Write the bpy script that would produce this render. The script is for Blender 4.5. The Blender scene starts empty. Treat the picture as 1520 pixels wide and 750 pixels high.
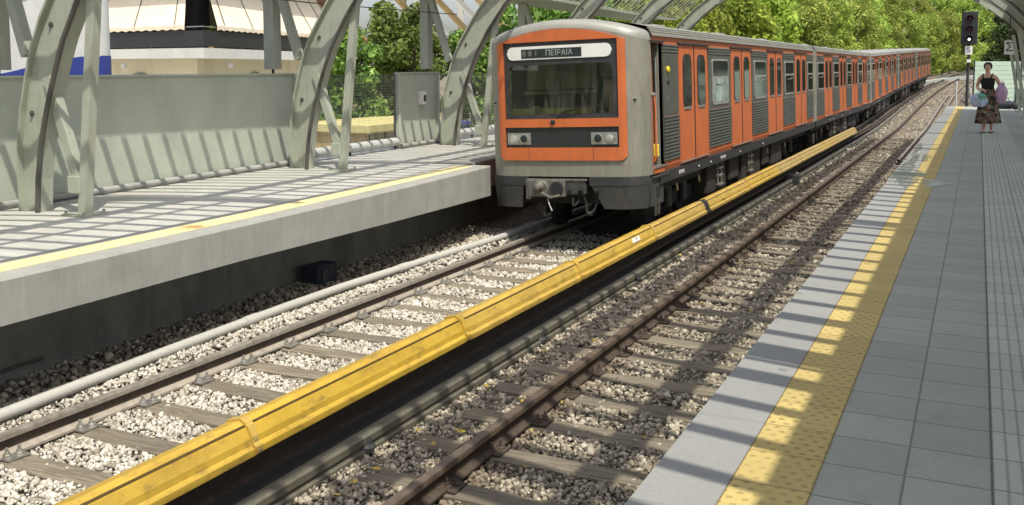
import bpy, bmesh, math, random
import numpy as np
from mathutils import Vector, Matrix
R = math.radians
random.seed(7); rng = np.random.default_rng(7)
C = bpy.context.scene.collection
scene = bpy.context.scene

# ------------------------------------------------------------------ track line
def gz(y):   # the line climbs gently beyond the station
    return 0.0 if y < 44 else .02*(y-44)
def cx(y):   # and bends to the right
    return 0.0 if y < 60 else .0004*(y-60)**2
def lean(y): # the left platform draws away from the track
    return -.03*(y-7.1)

# ------------------------------------------------------------------ materials
def nodes(name):
    m = bpy.data.materials.new(name); m.use_nodes = True
    nt = m.node_tree; nt.nodes.clear()
    out = nt.nodes.new('ShaderNodeOutputMaterial')
    b = nt.nodes.new('ShaderNodeBsdfPrincipled')
    nt.links.new(b.outputs[0], out.inputs[0])
    return m, nt, b
def N(nt, t, **kw):
    n = nt.nodes.new(t)
    for k, v in kw.items():
        if k.startswith('i_'):
            key = k[2:]
            n.inputs[int(key) if key.isdigit() else key].default_value = v
        else: setattr(n, k, v)
    return n
def L(nt, a, b): nt.links.new(a, b)
def math_(nt, op, a, b=None, c=None):
    n = nt.nodes.new('ShaderNodeMath'); n.operation = op
    for i, v in enumerate((a, b, c)):
        if v is None: continue
        if isinstance(v, (int, float)): n.inputs[i].default_value = v
        else: L(nt, v, n.inputs[i])
    return n.outputs[0]
def mixc(nt, fac, a, b, mode='MIX'):
    n = nt.nodes.new('ShaderNodeMix'); n.data_type = 'RGBA'; n.blend_type = mode
    for i, v in ((0, fac), (6, a), (7, b)):
        if isinstance(v, (int, float)): n.inputs[i].default_value = v
        elif isinstance(v, tuple): n.inputs[i].default_value = (*v[:3], 1)
        else: L(nt, v, n.inputs[i])
    return n.outputs[2]
def ramp(nt, fac, stops):
    n = nt.nodes.new('ShaderNodeValToRGB'); e = n.color_ramp.elements
    while len(e) < len(stops): e.new(.5)
    for el, (p, c) in zip(e, stops):
        el.position = p; el.color = (*c, 1) if isinstance(c, tuple) else (c, c, c, 1)
    L(nt, fac, n.inputs[0]); return n.outputs[0]
def noise(nt, co, scale, detail=4, rough=.6, stretch=None):
    if stretch:
        mp = N(nt, 'ShaderNodeMapping'); mp.inputs['Scale'].default_value = stretch
        L(nt, co, mp.inputs[0]); co = mp.outputs[0]
    n = N(nt, 'ShaderNodeTexNoise', i_Scale=scale, i_Detail=detail, i_Roughness=rough)
    L(nt, co, n.inputs['Vector']); return n.outputs[0]
def bump(nt, b, h, strength, dist=.01):
    n = N(nt, 'ShaderNodeBump', i_Strength=strength, i_Distance=dist)
    L(nt, h, n.inputs['Height']); L(nt, n.outputs[0], b.inputs['Normal'])
def position(nt): return nt.nodes.new('ShaderNodeNewGeometry').outputs['Position']
def objco(nt): return nt.nodes.new('ShaderNodeTexCoord').outputs['Object']

def M(name, col, rough=.6, metal=0, var=.25, scale=6, dirt=None, dirt_amt=.35, dirt_scale=2.5, streak=None, bumps=.15, bscale=90, spec=.5, world=True, grime=None, vary=0):
    """Painted or bare surface with tone variation, blotchy dirt and fine grain."""
    m, nt, b = nodes(name)
    co = position(nt) if world else objco(nt)
    n1 = noise(nt, co, scale, 6, .65)
    lo = tuple(c*(1-var) for c in col); hi = tuple(min(1, c*(1+var)) for c in col)
    cc = ramp(nt, n1, [(.3, lo), (.7, hi)])
    if dirt:
        n2 = noise(nt, co, dirt_scale, 7, .7, streak)
        f = ramp(nt, n2, [(.48, 0.0), (.68, dirt_amt)])
        cc = mixc(nt, f, cc, dirt)
    if grime:   # second, patchier layer of wear: colour, amount, scale, stretch
        n4 = noise(nt, co, grime[2], 8, .75, grime[3])
        cc = mixc(nt, ramp(nt, n4, [(.52, 0.0), (.70, grime[1])]), cc, grime[0])
    if vary:   # each object its own degree of fading, plus small chips
        oi = N(nt, 'ShaderNodeObjectInfo'); hv = N(nt, 'ShaderNodeHueSaturation'); L(nt, cc, hv.inputs['Color'])
        L(nt, math_(nt, 'ADD', 1-vary/2, math_(nt, 'MULTIPLY', oi.outputs['Random'], vary)), hv.inputs['Value'])
        L(nt, math_(nt, 'ADD', 1-vary, math_(nt, 'MULTIPLY', oi.outputs['Random'], vary)), hv.inputs['Saturation']); cc = hv.outputs[0]
        cc = mixc(nt, ramp(nt, noise(nt, co, 48, 5, .7), [(.68, 0.0), (.72, .8)]), cc, (.13,.09,.05))
    L(nt, cc, b.inputs['Base Color'])
    n3 = noise(nt, co, bscale, 3)
    rr = N(nt, 'ShaderNodeMapRange', i_3=max(.02, rough-.1), i_4=min(1, rough+.12)); L(nt, n1, rr.inputs[0]); L(nt, rr.outputs[0], b.inputs['Roughness'])
    b.inputs['Metallic'].default_value = metal
    b.inputs['Specular IOR Level'].default_value = spec
    if bumps: bump(nt, b, n3, bumps, .004)
    return m
MT = {}
MT['concrete'] = M('concrete', (.36,.36,.34), .85, 0, .14, 3, (.18,.18,.17), .5, 2.2, (1,1,.25), .3, 120)
MT['edge_concrete'] = M('edge_concrete', (.335,.335,.305), .85, 0, .13, 2.2, (.24,.235,.205), .4, 3.5, (1.6,1.6,.3), .3, 140, grime=((.50,.49,.45), .3, 6, (3,3,.25)))
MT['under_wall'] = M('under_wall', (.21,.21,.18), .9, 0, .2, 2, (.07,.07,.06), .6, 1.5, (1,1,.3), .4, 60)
MT['frame_paint'] = M('frame_paint', (.385,.41,.335), .5, 0, .1, 3, (.26,.26,.2), .4, 4, (1,1,.3), .05, grime=((.20,.14,.08), .35, 3, (2,2,.35)))
MT['wall_paint'] = M('wall_paint', (.475,.515,.43), .55, 0, .07, 2, (.30,.32,.27), .3, 2, (1,1,.35), .04, grime=((.28,.27,.21), .14, 2.2, (1,1.6,.25)))
MT['kerb'] = M('kerb_stone', (.5,.52,.5), .7, 0, .12, 5, (.3,.3,.28), .4, 5)
MT['rail_side'] = M('rail_rust', (.075,.055,.042), .8, .2, .35, 25, (.13,.10,.08), .6, 12, None, .3)
MT['rail_head'] = M('rail_steel', (.34,.31,.265), .45, .25, .25, 14, (.16,.12,.09), .6, 8, None, .05)
MT['cond_rail'] = M('conductor_rail', (.165,.155,.12), .6, .3, .2, 10, (.14,.12,.09), .5, 6, None, .1)
MT['hose'] = M('hose_rubber', (.012,.012,.012), .9, 0, .2, 8)
MT['pipe_dark'] = M('dark_pipe', (.085,.08,.07), .6, 0, .2, 8)
MT['rail_foot'] = M('dusty_rail_foot', (.34,.30,.245), .8, 0, .2, 14, (.18,.15,.12), .5, 8, None, .2)
MT['brown_head'] = M('brown_rail_head', (.17,.13,.10), .42, .4, .25, 14, (.10,.075,.055), .5, 9, None, .05)
MT['yellow_paint'] = M('yellow_paint', (.52,.335,.035), .42, 0, .14, 2.5, (.32,.19,.025), .6, 4, (1,.35,1), .06, 60, grime=((.17,.11,.04), .75, 9, (1.5,.7,1.5)), vary=.22)
MT['yellow_dark'] = M('yellow_seam', (.10,.06,.012), .6, 0, .2, 6)
MT['pipe'] = M('pipe_plastic', (.50,.49,.45), .55, 0, .1, 6, (.38,.36,.31), .5, 6, None, .05)
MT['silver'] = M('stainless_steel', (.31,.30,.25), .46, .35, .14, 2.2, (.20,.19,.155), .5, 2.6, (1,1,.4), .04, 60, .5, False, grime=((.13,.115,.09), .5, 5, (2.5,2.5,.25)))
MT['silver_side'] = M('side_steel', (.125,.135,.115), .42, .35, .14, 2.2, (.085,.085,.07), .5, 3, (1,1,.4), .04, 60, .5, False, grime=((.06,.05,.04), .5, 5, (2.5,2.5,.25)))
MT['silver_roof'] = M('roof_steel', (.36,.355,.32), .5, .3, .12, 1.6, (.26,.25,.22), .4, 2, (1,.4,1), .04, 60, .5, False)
MT['orange'] = M('orange_paint', (.58,.145,.042), .45, 0, .09, 2.0, (.42,.12,.045), .5, 3, (1,1,.35), .03, 60, .5, False, grime=((.22,.10,.055), .38, 4, (2.5,2.5,.3)))
MT['dark_grey'] = M('dark_grey_paint', (.032,.034,.037), .5, 0, .2, 5, (.07,.065,.06), .5, 5, None, .1, 60, .5, False)
MT['skirt_grey'] = M('skirt_grey', (.045,.047,.045), .6, 0, .2, 5, (.10,.092,.075), .5, 4, None, .1, 60, .5, False)
MT['black'] = M('black_rubber', (.018,.019,.021), .6, 0, .2, 6)
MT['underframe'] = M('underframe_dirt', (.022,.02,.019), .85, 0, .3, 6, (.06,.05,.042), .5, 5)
MT['steel'] = M('bare_steel', (.42,.41,.38), .4, .7, .2, 12, (.2,.17,.13), .5, 9, None, .05)
MT['white'] = M('white_paint', (.78,.78,.75), .5, 0, .04, 4, (.6,.6,.55), .3, 3)
MT['chrome'] = M('bright_metal', (.6,.58,.54), .25, .9, .1, 6)
MT['cream'] = M('cream_wall', (.88,.81,.63), .8, 0, .06, 1.2, (.45,.38,.28), .3, .9, (1,1,.4))
MT['awning'] = M('cream_canvas', (.88,.76,.58), .85, 0, .05, 1.5, (.66,.5,.36), .3, .8, (1,1,.5))
MT['brown_awning'] = M('brown_canvas', (.36,.18,.085), .85, 0, .08, 2, (.24,.12,.06), .4, 1.5)
MT['balcony'] = M('balcony_black', (.03,.032,.036), .35, 0, .2, 2)
MT['plaster'] = M('white_plaster', (.66,.65,.6), .8, 0, .06, 1.5, (.45,.43,.38), .35, 1.2, (1,1,.3))
MT['roof_tan'] = M('tan_wall', (.42,.30,.14), .8, 0, .1, 2, (.3,.2,.1), .4, 2, (1,1,.4))
MT['kiosk_yellow'] = M('kiosk_yellow', (.62,.54,.24), .6, 0, .07, 2, (.5,.4,.13), .35, 2)
MT['blue'] = M('blue_paint', (.045,.07,.32), .4, 0, .12, 3)
MT['dot_yellow'] = M('dot_yellow', (.85,.62,.02), .5, 0, .05, 3)
MT['bark'] = M('bark', (.10,.075,.05), .9, 0, .35, 9, None, bumps=.6, bscale=30)
MT['skin'] = M('skin', (.70,.43,.32), .55, 0, .06, 20, None, bumps=.02)
MT['hair'] = M('hair', (.02,.015,.012), .5, 0, .3, 60)
MT['black_cloth'] = M('black_cloth', (.015,.015,.018), .9, 0, .2, 40)
MT['plastic_bag'] = M('pale_plastic', (.45,.55,.70), .35, 0, .25, 9, (.75,.78,.8), .7, 7)
MT['green_bag'] = M('green_plastic', (.14,.42,.30), .4, 0, .2, 9)
MT['pink_bag'] = M('pink_plastic', (.52,.33,.50), .4, 0, .15, 9, (.7,.55,.68), .6, 7)
MT['bag_navy'] = M('navy_fabric', (.022,.028,.045), .8, 0, .2, 20)
MT['signal_black'] = M('signal_black', (.02,.02,.025), .5, 0, .2, 8)
MT['panel_pale'] = M('pale_green_panel', (.55,.68,.56), .4, 0, .06, 2, (.4,.5,.42), .25, 1.5)
MT['slab_dark'] = M('dark_display', (.022,.028,.028), .3, 0, .15, 12)
MT['leafy_yellow'] = M('dry_leaf', (.50,.36,.06), .7, 0, .4, 60)
MT['cab_cream'] = M('cab_cream', (.50,.46,.24), .6, 0, .08, 3)
MT['cab_yellow'] = M('cab_yellow', (.85,.72,.08), .5, 0, .06, 3)
MT['cab_dark'] = M('cab_dark', (.05,.045,.035), .6, 0, .25, 3)
MT['red'] = M('dark_red', (.06,.012,.01), .3, 0, .1, 8)
MT['earth'] = M('dry_earth', (.24,.20,.14), .95, 0, .3, .8, (.10,.11,.04), .7, .5, None, .5, 20)
MT['asphalt'] = M('street_bounce', (.36,.34,.29), .9, 0, .2, 2, (.22,.2,.18), .4, 1, None, .4, 80)  # pale tone set to bounce light onto the building's lower wall
MT['hill'] = M('hill_scrub', (.075,.085,.03), .95, 0, .4, .5, (.16,.13,.07), .6, .3, None, .5, 8)

def mk_glass(name, col, rough=.06, spec=.6):
    m, nt, b = nodes(name)
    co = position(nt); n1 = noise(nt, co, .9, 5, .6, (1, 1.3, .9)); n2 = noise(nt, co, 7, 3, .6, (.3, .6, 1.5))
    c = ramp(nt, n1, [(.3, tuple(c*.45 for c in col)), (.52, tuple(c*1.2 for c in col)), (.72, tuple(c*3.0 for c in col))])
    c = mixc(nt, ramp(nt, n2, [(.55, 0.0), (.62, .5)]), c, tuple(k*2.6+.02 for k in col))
    L(nt, c, b.inputs['Base Color'])
    b.inputs['Roughness'].default_value = rough; b.inputs['Specular IOR Level'].default_value = spec
    return m
MT['pane'] = mk_glass('window_glass', (.024,.029,.028), .07, .75)
MT['pane_dark'] = mk_glass('dark_vent_glass', (.010,.011,.013), .12, .4)
MT['pane_pale'] = mk_glass('pale_glass', (.17,.21,.19), .12, .6)  # pane with paler base tones
def mk_windscreen():
    m = bpy.data.materials.new('windscreen_glass'); m.use_nodes = True; nt = m.node_tree; nt.nodes.clear()
    out = N(nt, 'ShaderNodeOutputMaterial'); mx = N(nt, 'ShaderNodeMixShader')
    tr = N(nt, 'ShaderNodeBsdfTransparent'); tr.inputs[0].default_value = (.76,.77,.70,1)
    gl = N(nt, 'ShaderNodeBsdfGlossy', i_Roughness=.03)
    fr = N(nt, 'ShaderNodeFresnel', i_IOR=1.6)
    L(nt, math_(nt, 'ADD', fr.outputs[0], .03), mx.inputs[0]); L(nt, tr.outputs[0], mx.inputs[1]); L(nt, gl.outputs[0], mx.inputs[2]); L(nt, mx.outputs[0], out.inputs[0])
    return m
MT['windscreen'] = mk_windscreen()
def mk_lens():
    m, nt, b = nodes('lamp_lens'); b.inputs['Base Color'].default_value = (.6,.6,.55,1)
    b.inputs['Roughness'].default_value = .12; b.inputs['Metallic'].default_value = .6
    bump(nt, b, noise(nt, objco(nt), 60, 2), .4, .01); return m
MT['lens'] = mk_lens()
def mk_wood():
    m, nt, b = nodes('sleeper_wood')
    co = objco(nt)
    oi = N(nt, 'ShaderNodeObjectInfo')
    add = N(nt, 'ShaderNodeVectorMath', operation='ADD'); L(nt, co, add.inputs[0])
    cmb = N(nt, 'ShaderNodeCombineXYZ'); L(nt, math_(nt, 'MULTIPLY', oi.outputs['Random'], 37.0), cmb.inputs[0]); L(nt, math_(nt, 'MULTIPLY', oi.outputs['Random'], 11.0), cmb.inputs[1])
    L(nt, cmb.outputs[0], add.inputs[1]); co = add.outputs[0]
    g = noise(nt, co, 5, 8, .7, (.5, 7, 7)); g2 = noise(nt, co, 16, 6, .7, (.35, 9, 9))
    c = ramp(nt, g, [(.28, (.08,.066,.046)), (.5, (.235,.20,.145)), (.72, (.37,.325,.245))])
    c = mixc(nt, ramp(nt, g2, [(.36, .85), (.44, 0.0)]), c, (.03,.026,.022))
    c = mixc(nt, ramp(nt, oi.outputs['Random'], [(0., 0.0), (1., .45)]), c, (.11,.095,.075))
    L(nt, c, b.inputs['Base Color']); b.inputs['Roughness'].default_value = .9
    bump(nt, b, g2, .6, .012); return m
MT['wood'] = mk_wood()
def mk_stone(name, stops, rust=.62):
    m, nt, b = nodes(name)
    g = nt.nodes.new('ShaderNodeNewGeometry')
    c = ramp(nt, g.outputs['Random Per Island'], stops)
    n1 = noise(nt, g.outputs['Position'], 1.3, 4)
    c = mixc(nt, ramp(nt, n1, [(.45, 0.0), (.75, .35)]), c, (.20,.165,.12))
    sp = N(nt, 'ShaderNodeSeparateXYZ'); L(nt, g.outputs['Position'], sp.inputs[0]); dm = None
    for xr in (-6.045, -4.62, -3.02, -1.58):   # brake dust and rust thrown off the rails
        d = math_(nt, 'ABSOLUTE', math_(nt, 'SUBTRACT', sp.outputs[0], xr)); dm = d if dm is None else math_(nt, 'MINIMUM', dm, d)
    dm = math_(nt, 'ADD', dm, math_(nt, 'MULTIPLY', math_(nt, 'SUBTRACT', noise(nt, g.outputs['Position'], 5, 4), .5), .35))
    c = mixc(nt, ramp(nt, dm, [(.05, rust), (.34, 0.0)]), c, (.19,.135,.085))
    n2 = noise(nt, g.outputs['Position'], 70, 3)
    c = mixc(nt, ramp(nt, n2, [(.35, .3), (.6, 0.0)]), c, (.16,.14,.11))
    L(nt, c, b.inputs['Base Color']); b.inputs['Roughness'].default_value = .9; return m
MT['stone_pale'] = mk_stone('pale_ballast', [(0., (.26,.22,.165)), (.3, (.53,.495,.42)), (.7, (.66,.625,.55)), (1., (.78,.755,.68))], .3)
MT['stone_brown'] = mk_stone('brown_ballast', [(0., (.07,.06,.047)), (.3, (.17,.147,.112)), (.7, (.29,.255,.20)), (1., (.50,.45,.37))])
MT['stone_tan'] = mk_stone('tan_ballast', [(0., (.10,.088,.068)), (.3, (.24,.205,.155)), (.7, (.40,.35,.27)), (1., (.64,.58,.47))])
def mk_bed():
    m, nt, b = nodes('ballast_bed'); co = position(nt)
    v = N(nt, 'ShaderNodeTexVoronoi', i_Scale=24.0); L(nt, co, v.inputs['Vector'])
    hs = nt.nodes.new('ShaderNodeSeparateColor'); L(nt, v.outputs['Color'], hs.inputs[0])
    c = ramp(nt, hs.outputs[0], [(0., (.10,.085,.07)), (.4, (.21,.185,.145)), (.8, (.32,.29,.235)), (1., (.45,.42,.36))])
    c = mixc(nt, ramp(nt, v.outputs['Distance'], [(.25, 0.0), (.7, .9)]), c, (.05,.043,.035))
    c = mixc(nt, ramp(nt, noise(nt, co, .8, 4), [(.45, 0.0), (.7, .5)]), c, (.15,.12,.085))
    L(nt, c, b.inputs['Base Color']); b.inputs['Roughness'].default_value = .95
    bump(nt, b, math_(nt, 'SUBTRACT', 1.0, v.outputs['Distance']), 1.0, .05); return m
MT['bed'] = mk_bed()

def tile_mat(name, col, px, py, ox, oy, joint=.006, jcol=(.09,.09,.09), var=.1, dots=None, ribs=None, rough=.75, hue=None):
    """Paving with joints every px by py, optional raised dots or ribs, all in world position."""
    m, nt, b = nodes(name); co = position(nt)
    sp = N(nt, 'ShaderNodeSeparateXYZ'); L(nt, co, sp.inputs[0]); x, y = sp.outputs[0], sp.outputs[1]
    def cell(v, o, p): return math_(nt, 'DIVIDE', math_(nt, 'SUBTRACT', v, o), p)
    cxn, cyn = cell(x, ox, px), cell(y, oy, py)
    fx, fy = math_(nt, 'FRACT', cxn), math_(nt, 'FRACT', cyn)
    dx = math_(nt, 'MULTIPLY', math_(nt, 'MINIMUM', fx, math_(nt, 'SUBTRACT', 1.0, fx)), px)
    dy = math_(nt, 'MULTIPLY', math_(nt, 'MINIMUM', fy, math_(nt, 'SUBTRACT', 1.0, fy)), py)
    d = math_(nt, 'MINIMUM', dx, dy)
    jt = N(nt, 'ShaderNodeMapRange', i_1=joint*.4, i_2=joint, i_3=1.0, i_4=0.0); L(nt, d, jt.inputs[0])
    wn = N(nt, 'ShaderNodeTexWhiteNoise', noise_dimensions='2D'); cb = N(nt, 'ShaderNodeCombineXYZ')
    L(nt, math_(nt, 'FLOOR', cxn), cb.inputs[0]); L(nt, math_(nt, 'FLOOR', cyn), cb.inputs[1]); L(nt, cb.outputs[0], wn.inputs['Vector'])
    n1 = noise(nt, co, 2.0, 6, .7); n2 = noise(nt, co, 55, 4, .7); n4 = noise(nt, co, 7, 5, .7)
    lo = tuple(c*(1-var) for c in col); hi = tuple(c*(1+var) for c in col)
    c = ramp(nt, math_(nt, 'ADD', math_(nt, 'MULTIPLY', wn.outputs[0], .35), math_(nt, 'MULTIPLY', n1, .65)), [(.25, lo), (.7, hi)])
    c = mixc(nt, ramp(nt, n2, [(.4, .22), (.62, 0.0)]), c, tuple(k*.62 for k in col))
    c = mixc(nt, ramp(nt, n4, [(.54, 0.0), (.72, .3)]), c, tuple(k*.6 for k in col))
    vo = N(nt, 'ShaderNodeTexVoronoi', i_Scale=1.9); L(nt, co, vo.inputs['Vector'])
    c = mixc(nt, ramp(nt, vo.outputs['Distance'], [(.035, .55), (.06, 0.0)]), c, tuple(k*.45 for k in col))
    h = math_(nt, 'MULTIPLY', jt.outputs[0], -1.0)
    if dots:
        pitch, r, dcol = dots
        row = math_(nt, 'DIVIDE', math_(nt, 'SUBTRACT', y, oy), pitch*.9)
        off = math_(nt, 'MULTIPLY', math_(nt, 'MODULO', math_(nt, 'FLOOR', row), 2.0), .5)
        u = math_(nt, 'FRACT', math_(nt, 'ADD', math_(nt, 'DIVIDE', math_(nt, 'SUBTRACT', x, ox), pitch), off))
        w = math_(nt, 'FRACT', row)
        uu = math_(nt, 'SUBTRACT', u, .5); ww = math_(nt, 'SUBTRACT', w, .5)
        rr = math_(nt, 'SQRT', math_(nt, 'ADD', math_(nt, 'MULTIPLY', uu, uu), math_(nt, 'MULTIPLY', ww, ww)))
        dm = N(nt, 'ShaderNodeMapRange', i_1=r/pitch*.7, i_2=r/pitch*1.15, i_3=1.0, i_4=0.0); L(nt, rr, dm.inputs[0])
        wear = ramp(nt, noise(nt, co, 4, 4), [(.35, .25), (.65, .95)])
        c = mixc(nt, math_(nt, 'MULTIPLY', dm.outputs[0], wear), c, dcol)
        h = math_(nt, 'ADD', h, math_(nt, 'MULTIPLY', dm.outputs[0], .8))
    if ribs:
        pitch, dcol = ribs
        u = math_(nt, 'FRACT', math_(nt, 'DIVIDE', math_(nt, 'SUBTRACT', x, ox), pitch))
        rm = N(nt, 'ShaderNodeMapRange', i_1=.34, i_2=.46, i_3=0.0, i_4=1.0); L(nt, math_(nt, 'ABSOLUTE', math_(nt, 'SUBTRACT', u, .5)), rm.inputs[0])
        c = mixc(nt, math_(nt, 'MULTIPLY', rm.outputs[0], .55), c, dcol)
        h = math_(nt, 'ADD', h, math_(nt, 'MULTIPLY', rm.outputs[0], -.7))
    c = mixc(nt, math_(nt, 'MULTIPLY', jt.outputs[0], .85), c, jcol)
    L(nt, c, b.inputs['Base Color']); b.inputs['Roughness'].default_value = rough
    bump(nt, b, math_(nt, 'ADD', h, math_(nt, 'MULTIPLY', n2, .25)), .5, .006)
    return m
MT['tiles'] = tile_mat('grey_paving', (.375,.39,.34), .293, .31, -.485, .06, .006, (.16,.165,.15), .12)
MT['tiles_left'] = tile_mat('left_paving', (.50,.495,.455), .30, .30, -6.85, .0, .004, (.30,.29,.27), .08)
MT['ribbed'] = tile_mat('ribbed_paving', (.50,.52,.44), .30, .31, .10, .06, .006, (.14,.14,.13), .08, None, (.05, (.17,.175,.165)))
MT['coping'] = tile_mat('pale_coping', (.31,.31,.30), 3.0, .93, -4.4, .37, .004, (.22,.22,.21), .07)
MT['tactile'] = tile_mat('yellow_tactile', (.56,.43,.16), .28, .31, -.76, .06, .005, (.24,.17,.06), .1, (.056, .013, (.30,.20,.07)))
def mk_line():
    m, nt, b = nodes('yellow_line_paint'); co = position(nt)
    c = ramp(nt, noise(nt, co, 5, 6, .7), [(.3, (.72,.62,.30)), (.7, (.82,.73,.38))])
    c = mixc(nt, ramp(nt, noise(nt, co, 9, 6, .7), [(.5, 0.0), (.72, .45)]), c, (.52,.42,.22))
    sp = N(nt, 'ShaderNodeSeparateXYZ'); L(nt, co, sp.inputs[0])
    d = math_(nt, 'SQRT', math_(nt, 'ADD', math_(nt, 'POWER', math_(nt, 'MULTIPLY', math_(nt, 'SUBTRACT', sp.outputs[0], -6.60), 1.0), 2.0), math_(nt, 'POWER', math_(nt, 'SUBTRACT', sp.outputs[1], 6.95), 2.0)))
    d = math_(nt, 'ADD', d, math_(nt, 'MULTIPLY', math_(nt, 'SUBTRACT', noise(nt, co, 11, 5, .7), .5), .22))
    c = mixc(nt, ramp(nt, d, [(.04, .75), (.19, 0.0)]), c, (.30,.14,.035))
    L(nt, c, b.inputs['Base Color']); b.inputs['Roughness'].default_value = .7; return m
MT['yellow_line'] = mk_line()
MT['stain'] = M('rust_stain', (.50,.27,.07), .8, 0, .3, 9)
def mk_water():
    m, nt, b = nodes('spilt_water'); co = position(nt); b.inputs['Base Color'].default_value = (.12,.125,.12,1)
    b.inputs['Roughness'].default_value = .13; b.inputs['Specular IOR Level'].default_value = .8
    out = [n for n in nt.nodes if n.type == 'OUTPUT_MATERIAL'][0]
    tr = N(nt, 'ShaderNodeBsdfTransparent'); mx = N(nt, 'ShaderNodeMixShader')
    L(nt, ramp(nt, noise(nt, co, 3.2, 6, .7, (1.6, .7, 1)), [(.30, 0.0), (.58, .6)]), mx.inputs[0]); L(nt, tr.outputs[0], mx.inputs[1]); L(nt, b.outputs[0], mx.inputs[2]); L(nt, mx.outputs[0], out.inputs[0])
    bump(nt, b, noise(nt, co, 5, 3), .08, .02); return m
MT['water'] = mk_water()
def mk_skirt():
    m, nt, b = nodes('patterned_skirt'); co = objco(nt)
    v = N(nt, 'ShaderNodeTexVoronoi', i_Scale=14.0); L(nt, co, v.inputs['Vector'])
    hs = nt.nodes.new('ShaderNodeSeparateColor'); L(nt, v.outputs['Color'], hs.inputs[0])
    L(nt, ramp(nt, hs.outputs[0], [(0., (.02,.02,.018)), (.35, (.06,.05,.035)), (.55, (.24,.19,.12)), (.7, (.10,.11,.06)), (.85, (.20,.09,.07)), (1., (.36,.32,.24))]), b.inputs['Base Color'])
    b.inputs['Roughness'].default_value = .85; return m
MT['skirt'] = mk_skirt()
def mk_leaf(name, stops, trans=.4):
    m = bpy.data.materials.new(name); m.use_nodes = True; nt = m.node_tree; nt.nodes.clear()
    out = N(nt, 'ShaderNodeOutputMaterial'); g = nt.nodes.new('ShaderNodeNewGeometry')
    oi = N(nt, 'ShaderNodeObjectInfo')
    c = ramp(nt, g.outputs['Random Per Island'], stops)
    n1 = noise(nt, g.outputs['Position'], .45, 3)
    c = mixc(nt, ramp(nt, n1, [(.36, .6), (.6, 0.0)]), c, tuple(k*.5 for k in stops[1][1]))  # darker patches painted in as the shaded gaps between leaf clumps
    hsv = N(nt, 'ShaderNodeHueSaturation'); L(nt, c, hsv.inputs['Color'])
    L(nt, math_(nt, 'ADD', .495, math_(nt, 'MULTIPLY', oi.outputs['Random'], .035)), hsv.inputs['Hue'])
    L(nt, math_(nt, 'ADD', .68, math_(nt, 'MULTIPLY', oi.outputs['Random'], .6)), hsv.inputs['Value'])
    d = N(nt, 'ShaderNodeBsdfPrincipled', i_Roughness=.55); d.inputs['Specular IOR Level'].default_value = .3
    t = N(nt, 'ShaderNodeBsdfTranslucent'); mx = N(nt, 'ShaderNodeMixShader', i_0=trans)
    L(nt, hsv.outputs[0], d.inputs['Base Color']); L(nt, hsv.outputs[0], t.inputs[0])
    L(nt, d.outputs[0], mx.inputs[1]); L(nt, t.outputs[0], mx.inputs[2]); L(nt, mx.outputs[0], out.inputs[0]); return m
MT['leaf_mid'] = mk_leaf('leaf_mid', [(0., (0.088,0.150,0.025)), (.4, (0.188,0.281,0.050)), (.8, (0.300,0.413,0.081)), (1., (0.475,0.587,0.175))])
MT['leaf_yellow'] = mk_leaf('leaf_yellow', [(0., (0.174,0.225,0.029)), (.4, (0.348,0.420,0.058)), (.8, (0.551,0.580,0.094)), (1., (0.750,0.725,0.131))])
MT['leaf_pine'] = mk_leaf('leaf_pine', [(0., (0.180,0.232,0.038)), (.4, (0.360,0.435,0.075)), (.8, (0.510,0.578,0.112)), (1., (0.675,0.690,0.150))], .2)
MT['leaf_dark'] = mk_leaf('leaf_dark', [(0., (0.033,0.058,0.016)), (.4, (0.065,0.104,0.029)), (.8, (0.117,0.163,0.046)), (1., (0.221,0.260,0.078))])

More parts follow.
